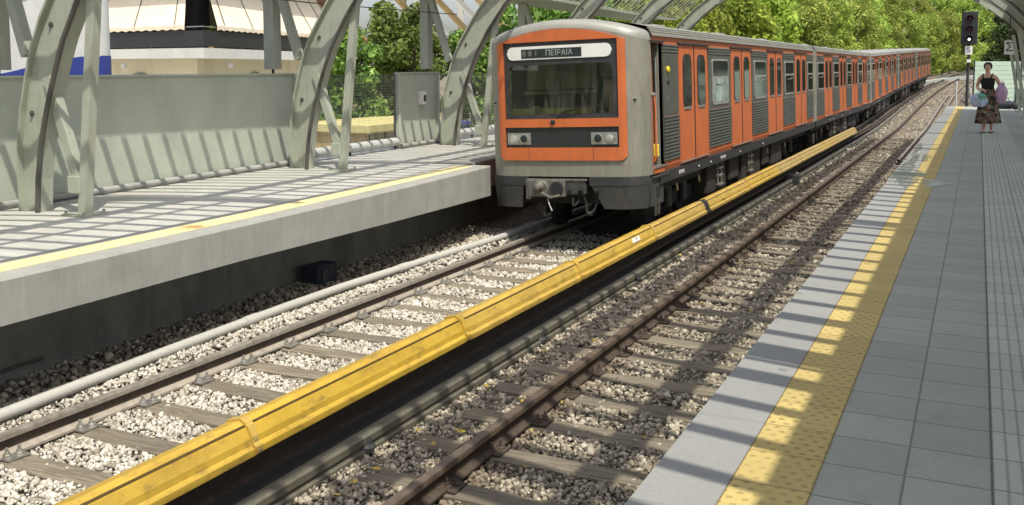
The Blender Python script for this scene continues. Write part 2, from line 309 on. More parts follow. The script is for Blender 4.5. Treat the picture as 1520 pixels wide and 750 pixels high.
# ------------------------------------------------------------------ mesh helpers
class MB:
    def __init__(s): s.v = []; s.f = []
    def add(s, vs, fs):
        o = len(s.v); s.v += [tuple(p) for p in vs]; s.f += [tuple(i+o for i in f) for f in fs]; return s
    def box(s, x0, x1, y0, y1, z0, z1, bev=0, rot=None, piv=None):
        if bev:
            bm = bmesh.new(); bmesh.ops.create_cube(bm, size=1)
            for v in bm.verts: v.co = ((x0+x1)/2+v.co.x*(x1-x0), (y0+y1)/2+v.co.y*(y1-y0), (z0+z1)/2+v.co.z*(z1-z0))
            bmesh.ops.bevel(bm, geom=bm.edges[:], offset=bev, segments=2, affect='EDGES', profile=.6)
            bm.verts.index_update(); vs = [v.co.copy() for v in bm.verts]; fs = [[v.index for v in f.verts] for f in bm.faces]; bm.free()
        else:
            vs = [Vector(p) for p in ((x0,y0,z0),(x1,y0,z0),(x1,y1,z0),(x0,y1,z0),(x0,y0,z1),(x1,y0,z1),(x1,y1,z1),(x0,y1,z1))]
            fs = [(0,3,2,1),(4,5,6,7),(0,1,5,4),(1,2,6,5),(2,3,7,6),(3,0,4,7)]
        if rot:
            p = Vector(piv or ((x0+x1)/2,(y0+y1)/2,(z0+z1)/2)); vs = [rot @ (v-p) + p for v in vs]
        return s.add(vs, fs)
    def bar(s, a, b, w, d, up=(0,1,0)):   # rectangular bar from a to b
        a, b = Vector(a), Vector(b); t = (b-a).normalized(); u = Vector(up); n = t.cross(u).normalized(); u = n.cross(t).normalized()
        vs = []
        for p in (a, b):
            for i, j in ((-1,-1),(1,-1),(1,1),(-1,1)): vs.append(p + n*w/2*i + u*d/2*j)
        return s.add(vs, [(3,2,1,0),(4,5,6,7)]+[(k,(k+1)%4,4+(k+1)%4,4+k) for k in range(4)])
    def tube(s, pts, r, seg=8, cap=True):
        pts = [Vector(p) for p in pts]; rs = r if isinstance(r, (list, tuple)) else [r]*len(pts)
        rings = []; prev = None
        for i, p in enumerate(pts):
            t = (pts[min(i+1, len(pts)-1)] - pts[max(i-1, 0)]).normalized()
            ref = prev if prev is not None else (Vector((0,0,1)) if abs(t.z) < .9 else Vector((1,0,0)))
            n = (ref - t*ref.dot(t)).normalized(); prev = n; b = t.cross(n)
            rings.append([p + (n*math.cos(2*math.pi*k/seg)+b*math.sin(2*math.pi*k/seg))*rs[i] for k in range(seg)])
        vs = [q for rg in rings for q in rg]; fs = []
        for i in range(len(rings)-1):
            for k in range(seg): fs.append((i*seg+k, i*seg+(k+1)%seg, (i+1)*seg+(k+1)%seg, (i+1)*seg+k))
        if cap: fs += [tuple(range(seg))[::-1], tuple((len(rings)-1)*seg+k for k in range(seg))]
        return s.add(vs, fs)
    def sweep(s, prof, frames, close=True, cap=True):
        """prof: list of 2D points; frames: list of functions mapping a 2D point to 3D."""
        n = len(prof); vs = [fr(p) for fr in frames for p in prof]; fs = []
        for i in range(len(frames)-1):
            for k in range(n if close else n-1): fs.append((i*n+k, i*n+(k+1)%n, (i+1)*n+(k+1)%n, (i+1)*n+k))
        if cap and close: fs += [tuple(range(n))[::-1], tuple((len(frames)-1)*n+k for k in range(n))]
        return s.add(vs, fs)
    def prism(s, poly, ax, a, b):
        """poly of 2D points extruded along axis ax from a to b."""
        def p3(p, t): return {'x': (t, p[0], p[1]), 'y': (p[0], t, p[1]), 'z': (p[0], p[1], t)}[ax]
        return s.sweep(poly, [lambda p: p3(p, a), lambda p: p3(p, b)])
    def lathe(s, prof, c, axis='z', seg=16):
        vs = []; c = Vector(c)
        for r, h in prof:
            for k in range(seg):
                a = 2*math.pi*k/seg; u, w = r*math.cos(a), r*math.sin(a)
                vs.append(c + Vector({'z': (u,w,h), 'y': (u,h,w), 'x': (h,u,w)}[axis]))
        fs = []
        for i in range(len(prof)-1):
            for k in range(seg): fs.append((i*seg+k, i*seg+(k+1)%seg, (i+1)*seg+(k+1)%seg, (i+1)*seg+k))
        fs += [tuple(range(seg))[::-1], tuple((len(prof)-1)*seg+k for k in range(seg))]
        return s.add(vs, fs)
    def build(s, name, mat, parent=None, smooth=False, link=True):
        me = bpy.data.meshes.new(name); me.from_pydata(s.v, [], s.f); me.validate()
        bm = bmesh.new(); bm.from_mesh(me); bmesh.ops.recalc_face_normals(bm, faces=bm.faces[:]); bm.to_mesh(me); bm.free()
        me.materials.append(MT[mat] if isinstance(mat, str) else mat)
        o = bpy.data.objects.new(name, me)
        if smooth: shade(me)
        C.objects.link(o)
        if parent is not None: o.parent = parent
        return o
def shade(me, ang=35):
    me.polygons.foreach_set('use_smooth', [True]*len(me.polygons))
    try: me.set_sharp_from_angle(angle=R(ang))
    except Exception: pass
def empty(name, loc=(0,0,0), rz=0):
    o = bpy.data.objects.new(name, None); o.empty_display_size = .2; C.objects.link(o); o.location = loc; o.rotation_euler.z = rz; return o
def tag(o, label=None, cat=None, group=None, kind=None):
    if label: o['label'] = label
    if cat: o['category'] = cat
    if group: o['group'] = group
    if kind: o['kind'] = kind
    return o
KIDS = {}
def kids(o): return [c for c in C.objects if c.parent == o]
def copy_tree(o, parent=None):
    c = o.copy(); C.objects.link(c)
    if parent is not None: c.parent = parent
    for ch in kids(o): copy_tree(ch, c)
    return c
def np_mesh(name, verts, faces, mat, parent=None, smooth=False):
    me = bpy.data.meshes.new(name); k = faces.shape[1]
    me.vertices.add(len(verts)); me.vertices.foreach_set('co', verts.astype(np.float32).ravel())
    me.loops.add(faces.size); me.loops.foreach_set('vertex_index', faces.astype(np.int32).ravel())
    me.polygons.add(len(faces)); me.polygons.foreach_set('loop_start', np.arange(0, faces.size, k, dtype=np.int32))
    me.update(calc_edges=True); me.materials.append(MT[mat])
    if smooth: me.polygons.foreach_set('use_smooth', [True]*len(faces))
    o = bpy.data.objects.new(name, me); C.objects.link(o)
    if parent is not None: o.parent = parent
    return o
def text(name, body, size, mat, parent, loc, rot, depth=.002, sx=1.0):
    cu = bpy.data.curves.new(name, 'FONT'); cu.body = body; cu.size = size; cu.extrude = depth; cu.align_x = 'CENTER'; cu.align_y = 'CENTER'
    tmp = bpy.data.objects.new(name, cu); C.objects.link(tmp)
    dg = bpy.context.evaluated_depsgraph_get(); me = bpy.data.meshes.new_from_object(tmp.evaluated_get(dg))
    C.objects.unlink(tmp); bpy.data.objects.remove(tmp)
    me.materials.clear(); me.materials.append(MT[mat])
    o = bpy.data.objects.new(name, me); C.objects.link(o); o.parent = parent; o.location = loc; o.rotation_euler = rot; o.scale.x = sx
    return o
# ------------------------------------------------------------------ ground, ballast bed, sky side
def sst(a, b, t):
    t = max(0, min(1, (t-a)/(b-a))); return t*t*(3-2*t)
def ground_h(x, y):
    g = min(gz(y), 2.4); xr = x-cx(min(y, 170))
    h = -1.42 + g + (sst(8, 20, -xr)*(1-sst(30, 42, -xr))*max(0, y-52)*.085 + sst(4.5, 14, xr)*max(0, y-56)*.06)
    h += sst(165, 215, y)*10*(1-sst(8, 20, -xr)*.6)
    return min(h, 13 + .4*math.sin(x*.05))
xs = [-700,-300,-160,-110]+list(range(-80, 81, 4))+[110,160,300,700]; ys = [-300,-100,-40]+list(range(-20, 261, 5))+[300,420,700,1200]
mb = MB()
for y in ys:
    for x in xs: mb.v.append((x, y, ground_h(x, y)))
n = len(xs)
for j in range(len(ys)-1):
    for i in range(n-1): mb.f.append((j*n+i, j*n+i+1, (j+1)*n+i+1, (j+1)*n+i))
tag(mb.build('ground', 'earth', smooth=True), kind='structure')
def shoulder(x): return .13*sst(6.12, 6.36, -x)
mb = MB(); yy = [-12+2*i for i in range(100)]
bx = [-7.6,-7.2,-6.8,-6.5,-6.36,-6.24,-6.12,-5.6,-5.0,-4.4,-3.7,-3.0,-2.4,-1.8,-1.2,-.7]
for y in yy:
    for i, x in enumerate(bx):
        z = -1.245+gz(y)+.012*math.sin(3.1*x+1.3*y)+(-.15 if i == 15 else 0)+shoulder(x)*(y < 60)
        mb.v.append((x+cx(y), y, z))
n = len(bx)
for j in range(len(yy)-1):
    for i in range(n-1): mb.f.append((j*n+i, j*n+i+1, (j+1)*n+i+1, (j+1)*n+i))
tag(mb.build('track_bed', 'bed', smooth=True), kind='structure')
mb = MB().add([(-60,-30,-1.38),(-9.9,-30,-1.38),(-9.9,46,-1.38),(-60,46,-1.38)], [(0,1,2,3)])
tag(mb.build('street', 'asphalt'), kind='structure')

# crushed stone, real pieces
phi = (1+5**.5)/2
ico = np.array([(-1,phi,0),(1,phi,0),(-1,-phi,0),(1,-phi,0),(0,-1,phi),(0,1,phi),(0,-1,-phi),(0,1,-phi),(phi,0,-1),(phi,0,1),(-phi,0,-1),(-phi,0,1)])/1.902
icf = np.array([(0,11,5),(0,5,1),(0,1,7),(0,7,10),(0,10,11),(1,5,9),(5,11,4),(11,10,2),(10,7,6),(7,1,8),(3,9,4),(3,4,2),(3,2,6),(3,6,8),(3,8,9),(4,9,5),(2,4,11),(6,2,10),(8,6,7),(9,8,1)])
def scatter(name, mat, zones, label=None):
    P = []; S = []
    for (x0, x1, y0, y1, dens, size, keep) in zones:
        k = int((x1-x0)*(y1-y0)*dens)
        x = rng.uniform(x0, x1, k); y = rng.uniform(y0, y1, k)
        m = keep(x, y, rng.random(k)); x, y = x[m], y[m]
        s = size*rng.lognormal(0, .28, len(x))
        g = np.where(y < 44, 0, .02*(y-44)); c = np.where(y < 60, 0, .0004*(y-60)**2)
        P.append(np.stack([x+c, y, -1.238+g+rng.uniform(-.006, .022, len(x))+.012*np.sin(3.1*x+1.3*y)+.13*np.clip((-x-6.12)/.24, 0, 1)**2*(3-2*np.clip((-x-6.12)/.24, 0, 1))*(y < 60)], 1)); S.append(s)
    P = np.concatenate(P); S = np.concatenate(S); k = len(P)
    bank = ico[None]*rng.uniform(.62, 1.25, (40, 12, 1)); V = bank[rng.integers(0, 40, k)]
    V = V*rng.uniform(.55, 1.35, (k, 1, 3))*S[:, None, None]
    a = rng.uniform(0, 6.283, (k, 3)); ca, sa = np.cos(a), np.sin(a); Z = np.zeros(k); O = np.ones(k)
    rz = np.stack([ca[:,0],-sa[:,0],Z,sa[:,0],ca[:,0],Z,Z,Z,O],1).reshape(k,3,3); rx = np.stack([O,Z,Z,Z,ca[:,1],-sa[:,1],Z,sa[:,1],ca[:,1]],1).reshape(k,3,3)
    V = np.einsum('kij,knj->kni', rz @ rx, V) + P[:, None]
    F = icf[None] + (np.arange(k)*12)[:, None, None]
    return tag(np_mesh(name, V.reshape(-1, 3), F.reshape(-1, 3), mat), kind='stuff')
SL0, SLP, SR0, SRP = 3.26, .61, 2.74, .655
def offs(lo, hi, y0, per, prob):
    def f(x, y, r):
        d = np.abs((y-y0+per/2) % per - per/2); on = (d < .118) & (x > lo) & (x < hi)
        return (~on) | (r < prob)
    return f
kl = offs(-6.02, -4.15, SL0, SLP, .03); kr = offs(-3.55, -1.15, SR0, SRP, .16)
scatter('pale_ballast_gravel', 'stone_pale', [(-6.75,-4.3,2.5,7,2200,.0152,kl), (-6.75,-4.3,7,10,1600,.017,kl), (-6.75,-4.3,10,15,950,.020,kl)])
scatter('tan_ballast_gravel', 'stone_tan', [(-3.94,-1.1,2.2,7,1750,.0162,kr), (-3.94,-1.1,7,11,1200,.0185,kr), (-3.94,-1.1,11,15,620,.023,kr), (-7.6,-6.75,3.5,14,600,.022,kl)])  # last zone: darker stones stand in for the shade under the left platform
scatter('brown_ballast_gravel', 'stone_brown', [(-3.96,-1.1,15,20,420,.026,kr), (-4.4,-1.1,20,32,260,.030,kr), (-4.4,-1.1,32,60,110,.038,kr), (-7.2,-4.2,86,120,30,.055,kr), (-4.4,-1.1,60,110,40,.05,kr)])

# ------------------------------------------------------------------ sleepers and rails
def sleeper_mesh(seed, ln):
    r = random.Random(seed); mb = MB(); nx, ny = 14, 4; w, h = .115, .15
    for layer in (0, 1):
        for i in range(nx+1):
            for j in range(ny+1):
                e = (j in (0, ny)); z = (r.uniform(-.006,.006) - (.012 if e else 0)) if layer else -h
                mb.v.append(((i/nx-.5)*ln, (j/ny-.5)*2*w + (r.uniform(-.006,.006)), z))
    n = (nx+1)*(ny+1); q = lambda l,i,j: l*n+i*(ny+1)+j
    for i in range(nx):
        for j in range(ny): mb.f.append((q(1,i,j),q(1,i+1,j),q(1,i+1,j+1),q(1,i,j+1)))
        mb.f.append((q(0,i,0),q(0,i+1,0),q(1,i+1,0),q(1,i,0))); mb.f.append((q(0,i+1,ny),q(0,i,ny),q(1,i,ny),q(1,i+1,ny)))
    for i in (0, nx):
        for j in range(ny): mb.f.append((q(0,i,j),q(0,i,j+1),q(1,i,j+1),q(1,i,j)))
    return mb
def sleeper_proto(seed, ln, rails):
    s = sleeper_mesh(seed, ln).build('sleeper', 'wood')
    for x in rails:
        p = MB().box(x-.17, x+.17, -.085, .085, .004, .018, .003).build('tie_plate', 'steel' if seed < 10 else 'rail_side', s)
        for dx, dy in ((.085,-.035),(.115,.04),(-.10,0)):
            MB().lathe([(.036,0),(.034,.012),(.02,.018),(.02,.03),(.012,.032),(.012,.06),(.004,.064)], (x+dx, dy, .018), 'z', 6).build('bolt', 'steel' if seed < 10 else 'rail_side', p)
    return s
pl = [sleeper_proto(i, 2.02, (-6.06+5.34, -4.62+5.34)) for i in range(3)]
pr = [sleeper_proto(10+i, 2.45, (-3.02+2.33, -1.58+2.33)) for i in range(4)]
prf = [sleeper_proto(20+i, 2.45, ()) for i in range(2)]
SLAB = 'weathered grey wooden sleeper in the pale ballast in front of the orange train'
SRAB = 'brown wooden sleeper of the empty track beside the right platform'
used = set()
def lay(protos, i, loc, rz, label, group):
    p = protos[(i*7+i//3) % len(protos)]
    o = p if p.name not in used else copy_tree(p)
    used.add(p.name); o.location = loc; o.rotation_euler = (random.uniform(-.012,.012), random.uniform(-.004,.004), rz+random.uniform(-.015,.015))
    tag(o, label, 'sleeper', group)
for i in range(17): lay(pl, i, (-5.34+random.uniform(-.012,.012), SL0+i*SLP, -1.202), 0, SLAB, 'sleepers in front of the train')
for i in range(146):
    y = SR0+i*SRP
    lay(pr if y < 22 else prf, i, (-2.35+cx(y)+random.uniform(-.04,.04), y, -1.202+gz(y)), -.0008*max(0, y-60), SRAB, 'sleepers of the empty track')
RAILP = [(-.032,.125),(-.036,.118),(-.036,.094),(-.011,.082),(-.009,.03),(-.06,.012),(-.06,0),(.06,0),(.06,.012),(.009,.03),(.011,.082),(.036,.094),(.036,.118),(.032,.125)]
def track_frames(x, z, y0, y1, s=1.0):
    ys = []; y = y0
    while y < y1: ys.append(y); y += 40 if y+40 < 44 else 3
    ys.append(y1)
    return [(lambda p, y=y: (x+cx(y)+p[0]*(s if s < 1.1 else .95), y, z+gz(y)+p[1]*s)) for y in ys]
def rail(x, z, y0, y1, label, s=1.25, mat='rail_side', top='rail_head', name='rail', cat='rail', foot=None):
    o = MB().sweep(RAILP, track_frames(x, z, y0, y1, s)).build(name, mat)
    if top: MB().sweep([(-.037,.095),(.037,.095),(.037,.118),(.033,.1265),(-.033,.1265),(-.037,.118)], track_frames(x, z, y0, y1, s)).build('rail_head', top, o)
    if foot: MB().sweep([(-.063,-.001),(-.063,.014),(-.011,.031),(-.009,.034),(.009,.034),(.011,.031),(.063,.014),(.063,-.001)], track_frames(x, z, y0, y1, s)).build('rail_foot', foot, o)
    return tag(o, label, cat)
rail(-6.045, -1.196, -4, 190, 'steel rail beside the white pipe, running under the orange train', foot='rail_foot')
rail(-4.62, -1.196, -4, 190, 'steel rail half hidden behind the yellow covers')
rail(-3.02, -1.196, -4, 190, 'rusty brown rail down the middle of the brown ballast, bare on both sides', top='brown_head')
rail(-1.58, -1.196, -4, 190, 'rusty rail tucked under the edge of the right platform')
rail(-1.93, -1.196, 29, 75, 'dark check rail that shows near the far end of the right platform')
GP_ = [(-.040,.105),(-.052,.092),(-.052,.045),(-.03,.035),(-.03,.012),(-.06,.004),(-.06,-.03),(.072,-.03),(.072,.008),(.035,.014),(.03,.035),(.052,.045),(.052,.092),(.040,.105)]
tag(MB().sweep(GP_, track_frames(-3.855, -1.19, -4, 190)).build('conductor_rail', 'cond_rail'), 'thick grey conductor rail striped with shadows, without a cover', 'rail')
rail(-4.05, -1.06, -4, 190, 'dark conductor rail sheltered under the yellow covers', .9, 'rail_side', None, 'conductor_rail')
for k in range(14):
    y = 2.6+3.05*k
    o = MB().lathe([(.075,-1.2),(.075,-1.17),(.045,-1.15),(.05,-1.16),(.035,-1.1)], (-3.83, y, 0), 'z', 10).build('insulator', 'dark_grey')
    tag(o, 'dark insulator pot carrying the uncovered grey conductor rail', 'insulator', 'insulators of the grey conductor rail')
o = MB().box(-3.99,-3.68,23.2,23.42,-1.25,-.98,.02).build('rail_bracket', 'dark_grey'); MB().box(-3.76,-3.70,23.26,23.36,-.98,-.93,.01).build('bolt', 'steel', o)
tag(o, 'blocky dark bracket gripping the grey conductor rail beyond the marked cover', 'bracket')
o = MB().sweep([(-4.29,-1.30),(-4.29,-1.165),(-4.27,-1.155),(-3.94,-1.155),(-3.925,-1.165),(-3.925,-1.30)], track_frames(0, 0, -6, 44)).build('shade_strip', 'underframe')  # near-black strip added to darken the shaded void below the covers
tag(o, 'black strip standing in for the shade under the yellow covers', 'shade strip')
# covers of the live rail
COV = [(-4.15,-.87),(-4.155,-.72),(-4.135,-.695),(-4.05,-.672),(-4.012,-.694),(-4.006,-.706),(-3.994,-.710),(-3.962,-.775),(-3.955,-.815),(-3.93,-.835),(-3.922,-.872),(-3.936,-.874),(-3.942,-.848),(-3.968,-.825),(-3.98,-.775),(-4.02,-.70),(-4.12,-.70),(-4.135,-.87)]
ends = [(-4,1.75,'nearest the camera, its end running out of the picture'),(1.75,4.66,'first whole one in front, ending at the nearest riveted strap'),(4.66,7.42,'between the two nearest riveted straps'),(7.42,10.15,'beyond the second riveted strap'),(10.15,12.95,'bearing the white mark'),(12.95,15.72,'ending at the black gap'),(15.98,19.1,'starting just beyond the black gap'),(19.1,22.2,'second beyond the black gap'),(22.2,25.3,'third beyond the black gap'),(25.3,28.4,'fourth beyond the black gap'),(28.4,32.6,'last but one at the far end'),(32.6,37.6,'at the far end, below the second carriage')]
for i, (a, b, t) in enumerate(ends):
    dz = random.uniform(-.006,.006); dx = random.uniform(-.004,.004)
    fr = lambda y, s=1.0: (lambda p: (p[0]+dx, y, p[1]+dz))
    nseg = 6; o = MB().sweep(COV, [fr(a+.004+(b-a-.008)*k/nseg) for k in range(nseg+1)]).build('rail_cover', 'yellow_paint')
    MB().sweep([(-4.0100,-.6935),(-4.006,-.7045),(-4.001,-.7075),(-3.9985,-.7055),(-4.006,-.692)], [fr(a+.01), fr(b-.01)]).build('seam', 'yellow_dark', o)
    tag(o, 'yellow live rail cover %s' % t, 'rail cover', 'yellow covers along the live rail')
    if i in (1, 2, 3, 4, 6):
        out = [(p[0]+(.016 if p[0] > -4.06 else -.002), p[1]+.015) for p in COV[1:11]]; inn = [(p[0], p[1]+.001) for p in COV[10:0:-1]]
        st = MB().sweep(out+inn, [fr(b-.065), fr(b-.005)]).build('joint_strap', 'yellow_paint', o)
        for x, z in ((-4.0,-.715),(-3.965,-.79),(-3.93,-.85)):
            MB().lathe([(.011,0),(.009,.008),(.003,.011)], (x+.018, b-.035, z+.004), 'x', 8).build('rivet', 'steel', st)
    if i == 4:
        pt = MB().box(-3.985,-3.967,12.02,12.3,-.775,-.715,.002,Matrix.Rotation(R(-26),3,'Y')).build('mark_plate', 'white', o)
        text('mark', '7', .075, 'black', o, (-3.962,12.16,-.742), (R(90),R(-26),R(90)), .001)
    if i == 6:
        for y in (16.9, 17.02): MB().lathe([(.02,0),(.02,.006)], (-3.955, y, -.80), 'x', 10).build('hole_plug', 'black', o)
o = MB().sweep([(p[0]*.999-.002, p[1]-.012) for p in COV], [lambda p: (p[0], 15.725, p[1]), lambda p: (p[0], 15.975, p[1])]).build('cover_joint', 'black')
tag(o, 'black rubber sleeve closing the gap between two yellow covers', 'sleeve')
# white pipe
pp = [(-6.28,2.5,-1.04),(-6.37,4.7,-1.035),(-6.485,6.5,-1.035),(-6.545,8.2,-1.03),(-6.56,9.2,-1.03),(-6.50,11.2,-1.035),(-6.40,13,-1.04),(-6.34,18,-1.045)]
pts = []
for i in range(len(pp)-1):
    for k in range(5): pts.append(Vector(pp[i]).lerp(Vector(pp[i+1]), k/5))
pts.append(Vector(pp[-1]))
o = MB().tube(pts, .047, 14).build('drain_pipe', 'pipe', smooth=True)
for a in (13, 23): MB().tube([pts[a], pts[a].lerp(pts[a+1], .55)], .054, 14).build('coupling', 'pipe', o, True)
tag(o, 'long white plastic pipe lying on the ballast below the left platform', 'pipe')
# ------------------------------------------------------------------ platforms
def le(y): return -6.183+.0138*y-.0038*min(y, 22)**2
def lz(y): return -.33-.019*max(0, min(y, 13.4)-7)
def yrange(a, b, n=14): return [a+(b-a)*k/n for k in range(n+1)]
mb = MB()
for (a, b, dx) in ((-8, 13.32, 0), (13.33, 46, -.42)):
    fr = [(lambda p, y=y: ((le(y)+dx+p[0]) if p[2] else p[0]-.05*y, y, lz(y) if p[1] < -.1 else p[1])) for y in yrange(a, b)]
    mb.sweep([(-.02,-.03,1),(-.04,0,1),(-9.9,0,0),(-9.9,-.41,0),(-.02,-.41,1)], fr)
tag(mb.build('station_platform', 'tiles_left'), kind='structure')
mb = MB()
for (a, b, dx) in ((-8, 13.325, 0), (13.335, 46, -.42)):
    fr = [(lambda p, y=y: (le(y)+dx+p[0], y, lz(y)-.003 if p[1] < -.1 else p[1])) for y in yrange(a, b)]
    mb.sweep([(.0,-.413),(.0,-.012),(-.014,.004),(-.62,.004),(-.62,-.004),(-.06,-.03),(-.06,-.413)], fr)
tag(mb.build('platform_edge', 'edge_concrete'), kind='structure')
mb = MB(); fr = [(lambda p, y=y: (le(y)+p[0], y, p[1])) for y in yrange(-8, 13.1)]
mb.sweep([(-.225,.004),(-.225,.008),(-.475,.008),(-.475,.004)], fr); tag(mb.build('platform_line', 'yellow_line'), kind='structure')
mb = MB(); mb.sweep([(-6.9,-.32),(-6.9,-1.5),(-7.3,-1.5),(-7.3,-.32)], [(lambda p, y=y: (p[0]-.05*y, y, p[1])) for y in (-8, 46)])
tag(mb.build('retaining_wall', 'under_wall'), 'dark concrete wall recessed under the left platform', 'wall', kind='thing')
o = empty('utility_box', (-7.16, 9.6, -1.12)); MB().box(-.1,.14,-.20,.20,0,.25,.02).build('box', 'bag_navy', o); MB().box(.14,.15,-.12,.12,.08,.2).build('lid', 'dark_grey', o)
MB().tube([(.15,-.1,.2),(.22,-.16,.08),(.26,-.2,.0)], .010, 6).build('cable', 'pipe_dark', o)
tag(o, 'small dark blue cable box standing in the shade under the left platform', 'box')
o = MB().tube([(-7.06,4.0,-.98),(-7.14,5.7,-.975)], .016, 8).build('conduit', 'pipe_dark'); tag(o, 'short thin pale conduit on the shaded wall under the left platform', 'conduit')
# right platform: one slab, surfaces laid on it
PE = -1.04; YE = 41.4
mb = MB().sweep([(PE,0),(PE,-.25),(PE+.25,-.3),(PE+.25,-1.45),(3.4,-1.45),(3.4,0)], [lambda p: (p[0],-8,p[1]), lambda p: (p[0],YE,p[1])])
tag(mb.build('station_platform', 'tiles'), kind='structure')
def strip(name, mat, x0, x1, z, y0=-8, y1=YE, z0=None):
    return tag(MB().box(x0,x1,y0,y1,-.01 if z0 is None else z0,z).build(name, mat), kind='structure')
strip('platform_edge', 'coping', PE-.004, -.762, .006, z0=-.252)
strip('platform_line', 'tactile', -.76, -.48, .006)
strip('pavement', 'ribbed', .10, .72, .005)
# spilt water across the edge
mb = MB(); wr = random.Random(5)
for (x, y, rx, ry, n) in ((-.92,15.6,.10,2.3,36),(-.80,14.3,.17,1.0,30),(-.46,13.75,.17,.42,24),(-.97,19.5,.055,1.3,24),(-.74,17.6,.07,.7,20)):
    ph = wr.uniform(0,6); poly = []
    for k in range(n):
        a = 2*math.pi*k/n; f_ = 1+.22*math.sin(3*a+ph)+.14*math.sin(7*a+2*ph)+wr.uniform(-.06,.06); poly.append((max(PE+.006, x+rx*f_*math.cos(a)), y+ry*f_*math.sin(a), .0095+.0003*len(mb.f)))
    mb.add(poly, [tuple(range(n))])
tag(mb.build('water', 'water'), kind='structure')
# dry leaves on the empty track
V = []; F = []
for k in range(70):
    x, y = rng.uniform(-3.9,-1.4), rng.uniform(3.5,14)
    if k < 26: x, y = rng.uniform(-3.7,-3.1), rng.uniform(4.5,9)
    if k == 0: x, y = -2.72, 4.55
    s = rng.uniform(.018,.045) if k else .06; a = rng.uniform(0,6.28); z = -1.19+rng.uniform(0,.02); M3 = Matrix.Rotation(a,3,'Z') @ Matrix.Rotation(rng.uniform(-.9,.9),3,'X')
    o = len(V)
    for p in ((-1,0,0),(-.2,-.5,.15),(1,0,.1),(-.2,.5,.15)): V.append(tuple(M3 @ (Vector(p)*s)+Vector((x,y,z))))
    F += [(o,o+1,o+2,o+3)]
mb = MB(); mb.v = V; mb.f = F; tag(mb.build('fallen_leaves', 'leafy_yellow'), kind='stuff')
# ------------------------------------------------------------------ canopies
OUT = [(-9.40,0),(-9.38,.35),(-9.34,.7),(-9.26,1.05),(-9.14,1.4),(-9.02,1.7),(-8.87,2.0),(-8.6,2.42),(-8.2,2.93),(-7.75,3.37),(-7.2,3.78),(-6.5,4.2),(-5.8,4.55),(-5.1,4.8),(-4.6,4.93),(-4.0,5.03)]
OUT = [(x+.2+.12*max(0, 1-z/1.8), z) for x, z in OUT]
def trimmed(end): return [p for p in OUT if p[0] < end-.05]+[(end, roofpoint(end))]   # base of the leg at the first frame
def roofpoint(x):   # a point on the outer curve at local x
    for (x0,z0),(x1,z1) in zip(OUT, OUT[1:]):
        if x0 <= x <= x1 and x1 > x0: return z0+(z1-z0)*(x-x0)/(x1-x0)
    return OUT[-1][1]
def along(d):   # depth of the rib along its length
    return (.33,.36,.40,.43,.45,.46,.45,.43,.41,.39,.37,.34,.31,.28,.25,.22)[min(d,15)]
def normal(i):
    a = OUT[max(i-1,0)]; b = OUT[min(i+1,len(OUT)-1)]; t = Vector((b[0]-a[0], 0, b[1]-a[1])).normalized(); return Vector((t.z, 0, -t.x))  # towards the track
